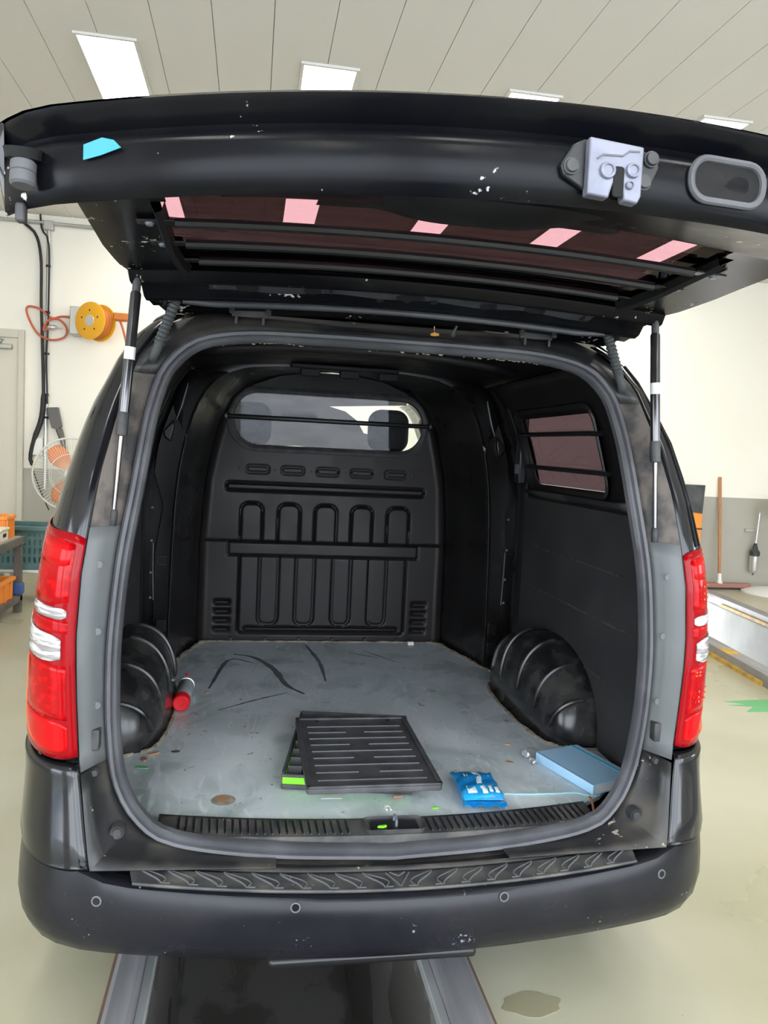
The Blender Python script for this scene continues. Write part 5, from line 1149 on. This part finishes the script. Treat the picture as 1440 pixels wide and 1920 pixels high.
# pedestal fan
fan = tag(empty('pedestal_fan', (-2.05, 8.3, 0)), 'pedestal fan with orange blades half hidden behind the van', 'fan')
fc = Vector((-2.19, 8.25, 1.17)); fr_ = 0.365; fa = Vector((0.10, -1, 0.03)).normalized(); fu = Vector((0, 0, 1)); fu = (fu-fa*fu.dot(fa)).normalized(); fv = fa.cross(fu)
def fp(r, a, d): return fc+fu*r*math.cos(a)+fv*r*math.sin(a)+fa*d
tube('guard_ring', [fp(fr_, 2*PI*k/48, 0) for k in range(48)], 0.010, 'guard_wire', fan, seg=8, closed=True)
tube('guard_ring', [fp(fr_*0.55, 2*PI*k/32, 0.075) for k in range(32)], 0.004, 'guard_wire', fan, seg=6, closed=True)
tube('guard_ring', [fp(fr_*0.55, 2*PI*k/32, -0.075) for k in range(32)], 0.004, 'guard_wire', fan, seg=6, closed=True)
for d in (1, -1):
    for k in range(72):
        a = 2*PI*k/72
        tube('guard_wire', [fp(0.05, a, 0.09*d), fp(fr_*0.55, a, 0.078*d), fp(fr_*0.85, a, 0.045*d), fp(fr_, a, 0.004*d)], 0.0018, 'guard_wire', fan, seg=4)
for k in range(3):
    a0 = 2*PI*k/3+2.7; v = []
    for i in range(9):
        r = 0.05+0.275*i/8; wd = 0.16+0.62*math.sin(PI*min(1, (i+1)/9))*0.55
        for j in range(7):
            t = -1+2*j/6; v.append(fp(r, a0+t*wd, 0.030*t))
    mk('blade', v, [(i*7+j, i*7+j+1, (i+1)*7+j+1, (i+1)*7+j) for i in range(8) for j in range(6)], 'fan_orange', fan, solid=0.004)
lathe('hub', [(0.0, 0.10), (0.04, 0.10), (0.055, 0.09), (0.055, -0.09), (0.075, -0.10), (0.07, -0.22), (0.0, -0.24)], fc, fa, 'white_plastic', fan, seg=20)
tube('post', [(-2.19, 8.36, 0.04), (-2.19, 8.36, 1.12)], 0.022, 'galv', fan, seg=10)
lathe('foot', [(0.24, 0.0), (0.24, 0.02), (0.06, 0.05), (0.03, 0.06)], (-2.19, 8.36, 0.0), (0, 0, 1), 'white_plastic', fan, seg=28)
# workbench
bn = tag(empty('workbench', (-2.85, 6.3, 0)), 'brown steel workbench at the left edge with crates on it', 'workbench')
box('bench_top', (-3.5, 5.0, 0.62), (-2.35, 7.15, 0.665), 'bench_top', bn, bevel=0.004)
box('top_edge', (-2.35, 5.0, 0.60), (-2.325, 7.15, 0.665), 'bench_steel', bn, bevel=0.003)
for x in (-3.47, -2.40):
    for y in (5.03, 7.08): box('leg', (x, y, 0.0), (x+0.06, y+0.06, 0.62), 'bench_steel', bn, bevel=0.004)
box('lower_shelf', (-3.5, 5.0, 0.10), (-2.34, 7.15, 0.15), 'bench_steel', bn, bevel=0.004)
box('tape_wrap', (-2.405, 7.07, 0.16), (-2.325, 7.155, 0.26), 'blue_tape', bn, bevel=0.012)
def crate(name, lo, hi, m, label, cat, t=0.012, ribs=5, lip=0.02):
    x0_, y0_, z0_ = lo; x1_, y1_, z1_ = hi
    c = tag(empty(name, ((x0_+x1_)/2, (y0_+y1_)/2, z0_)), label, cat)
    box('bottom', lo, (x1_, y1_, z0_+t), m, c)
    for a, b in (((x0_, y0_, z0_+t), (x0_+t, y1_, z1_)), ((x1_-t, y0_, z0_+t), (x1_, y1_, z1_)), ((x0_+t, y0_, z0_+t), (x1_-t, y0_+t, z1_)), ((x0_+t, y1_-t, z0_+t), (x1_-t, y1_, z1_))): box('side', a, b, m, c, bevel=0.002)
    for a, b in (((x0_-lip, y0_-lip, z1_-0.03), (x0_, y1_+lip, z1_)), ((x1_, y0_-lip, z1_-0.03), (x1_+lip, y1_+lip, z1_)), ((x0_, y0_-lip, z1_-0.03), (x1_, y0_, z1_)), ((x0_, y1_, z1_-0.03), (x1_, y1_+lip, z1_))): box('rim', a, b, m, c, bevel=0.004)
    for k in range(ribs):
        y = y0_+(y1_-y0_)*(k+0.5)/ribs; box('rib', (x1_, y-0.01, z0_), (x1_+lip*0.8, y+0.01, z1_-0.03), m, c)
        x = x0_+(x1_-x0_)*(k+0.5)/ribs; box('rib', (x-0.01, y0_-lip*0.8, z0_), (x+0.01, y0_, z1_-0.03), m, c)
    return c
crate('storage_crate', (-2.95, 6.90, 0.667), (-2.415, 7.11, 0.855), 'crate_orange', 'orange plastic crate standing on the workbench', 'crate')
cbx = tag(empty('cream_box', (-2.58, 6.73, 0.667)), 'cream wooden box with a cut-out grip on the workbench', 'box')
box('box_body', (-2.80, 6.62, 0.666), (-2.375, 6.84, 0.755), 'crate_cream', cbx, bevel=0.004); box('box_lid', (-2.81, 6.61, 0.755), (-2.365, 6.85, 0.775), 'crate_cream', cbx, bevel=0.004)
box('grip_slot', (-2.377, 6.70, 0.70), (-2.372, 6.78, 0.728), 'gap_black', cbx)
low = crate('storage_crate', (-2.95, 6.20, 0.151), (-2.385, 7.02, 0.33), 'crate_orange', 'orange plastic crate on the lower shelf of the workbench', 'crate')
tag(pillow('white_bag', (-2.54, 6.72, 0.262), 0.34, 0.24, 0.19, 0.2, 'white_plastic', None), 'white bag lying in the lower orange crate', 'bag')
# stool with the teal basket
stl = tag(empty('plastic_stool', (-2.3, 7.65, 0)), 'white plastic stool under the teal basket', 'stool')
prism('seat', rrect(-2.72, 7.42, -1.98, 7.92, 0.04), (0, 0, 0.29), (1, 0, 0), (0, 1, 0), (0, 0, 0.03), 'white_plastic', stl, bevel=0.008)
for x in (-2.62, -2.10):
    for y in (7.50, 7.84): tube('leg', [(x-0.01, y, 0.0), (x-0.008, y, 0.03), (x, y, 0.29)], [0.034, 0.022, 0.026], 'white_plastic', stl, seg=10)
bk = tag(empty('teal_basket', (-2.3, 7.65, 0.32)), 'dark teal perforated plastic basket on the white stool', 'basket')
def bslats(x0_, x1_, yy, zb, zt):
    n = int((x1_-x0_)/0.045)
    for k in range(n+1):
        x = x0_+(x1_-x0_)*k/n; box('slat', (x-0.012, yy, zb+0.06), (x+0.012, yy+0.008, zt-0.05), 'basket_teal', bk)
    for z in (zb+0.13, zb+0.21, zb+0.29): box('cross_band', (x0_, yy-0.001, z-0.012), (x1_, yy+0.009, z+0.012), 'basket_teal', bk)
    box('lower_band', (x0_, yy, zb), (x1_, yy+0.008, zb+0.06), 'basket_teal', bk); box('upper_band', (x0_, yy, zt-0.05), (x1_, yy+0.008, zt), 'basket_teal', bk)
bslats(-2.66, -1.98, 7.44, 0.322, 0.70); bslats(-2.66, -1.98, 7.86, 0.322, 0.70)
for x in (-2.668, -1.98): box('end_wall', (x, 7.44, 0.322), (x+0.008, 7.868, 0.70), 'basket_teal', bk)
box('basket_bottom', (-2.66, 7.448, 0.322), (-1.98, 7.86, 0.332), 'basket_teal', bk)
for a, b in (((-2.70, 7.40, 0.68), (-1.94, 7.44, 0.72)), ((-2.70, 7.868, 0.68), (-1.94, 7.91, 0.72)), ((-2.70, 7.44, 0.68), (-2.668, 7.868, 0.72)), ((-1.972, 7.44, 0.68), (-1.94, 7.868, 0.72))): box('rim', a, b, 'basket_teal', bk, bevel=0.006)
# ---- right hand side
br = tag(empty('floor_squeegee', (5.68, 9.05, 0)), 'floor squeegee with a long wooden handle leaning on the grey wall', 'squeegee')
tube('handle', [(5.585, 9.02, 0.10), (5.59, 9.19, 1.44)], 0.020, 'broom_wood', br, seg=10)
lathe('socket', [(0.045, 0.0), (0.026, 0.05), (0.024, 0.13)], (5.585, 9.015, 0.075), (0, 0.12, 1), 'white_plastic', br, seg=12)
box('blade_holder', (5.20, 8.98, 0.025), (6.02, 9.05, 0.085), 'squeegee', br, bevel=0.01); box('rubber_blade', (5.20, 9.005, 0.0), (6.02, 9.02, 0.03), 'rubber_dark', br)
db_ = tag(obox('dark_board', (4.98, 9.11, 0.665), (0.66, 0.03, 1.33), Matrix.Rotation(0.06, 3, 'X'), 'dark_board', None, bevel=0.004), 'dark glossy board standing against the wall behind the van', 'board')
ob = tag(empty('orange_cabinet', (4.95, 9.0, 0)), 'orange cabinet partly hidden behind the right tail light', 'cabinet')
box('cabinet_body', (4.70, 8.80, 0.02), (5.14, 8.98, 0.98), 'crate_orange', ob, bevel=0.01)
for z in (0.28, 0.53, 0.78): box('drawer_gap', (4.69, 8.795, z), (5.145, 8.802, z+0.02), 'rubber_dark', ob)
box('plinth', (4.72, 8.82, 0.0), (5.12, 8.96, 0.02), 'rubber_dark', ob)
fs = tag(empty('white_stand', (6.35, 8.7, 0)), 'white round-based stand at the right edge of the picture', 'stand')
lathe('round_base', [(0.42, 0.0), (0.42, 0.015), (0.30, 0.05), (0.10, 0.075), (0.03, 0.085)], (6.22, 8.75, 0.0), (0, 0, 1), 'white_plastic', fs, seg=40)
tube('pole', [(6.22, 8.75, 0.06), (6.22, 8.75, 1.12)], 0.018, 'galv', fs, seg=10)
lathe('head', [(0.0, -0.13), (0.09, -0.12), (0.13, -0.06), (0.135, 0.0), (0.12, 0.08), (0.06, 0.12), (0.0, 0.13)], (6.25, 8.75, 1.10), (0.3, -1, 0), 'white_plastic', fs, seg=24)
ar_ = tag(empty('air_filter', (6.20, 9.1, 0.4)), 'silver air filter with hose fitting on the lower grey wall', 'air filter')
lathe('filter_bowl', [(0.0, -0.16), (0.012, -0.15), (0.045, -0.13), (0.055, -0.11), (0.055, 0.07), (0.045, 0.08)], (6.12, YW-0.10, 0.36), (0, 0, 1), 'aluminium', ar_, seg=20)
lathe('filter_head', [(0.062, 0.0), (0.064, 0.05), (0.040, 0.08), (0.018, 0.16)], (6.12, YW-0.10, 0.44), (0, 0, 1), 'rubber_dark', ar_, seg=16)
tube('supply_pipe', [(6.13, YW-0.09, 0.58), (6.15, YW-0.09, 1.0)], 0.012, 'galv', ar_, seg=8)
tube('drain', [(6.12, YW-0.10, 0.21), (6.12, YW-0.10, 0.18)], 0.008, 'rubber_dark', ar_, seg=6)
box('mount', (6.00, YW-0.05, 0.74), (6.16, YW-0.004, 0.78), 'galv', ar_, bevel=0.004)

# flaking paint along the upper inside edge of the opening
v, f = [], []
for i in range(70):
    x = rnd.choice([rnd.uniform(-0.5, -0.25), rnd.uniform(-0.1, 0.5), rnd.uniform(0.2, 0.5)]); b_ = len(v); r_ = rnd.uniform(0.0015, 0.005); z = 1.824-0.16*max(0, abs(x)-0.36)**1.3+rnd.uniform(-0.002, 0.002)
    for k in range(5):
        a = 2*PI*k/5; v.append((x+r_*1.6*math.cos(a)*rnd.uniform(.5, 1.2), 2.232, z+r_*0.6*math.sin(a)*rnd.uniform(.5, 1.2)))
    v.append((x, 2.2285, z)); f += [(b_+k, b_+(k+1) % 5, b_+5) for k in range(5)]
tag(mk('paint_flakes', v, f, 'sealant', van, smooth=False), kind='stuff')
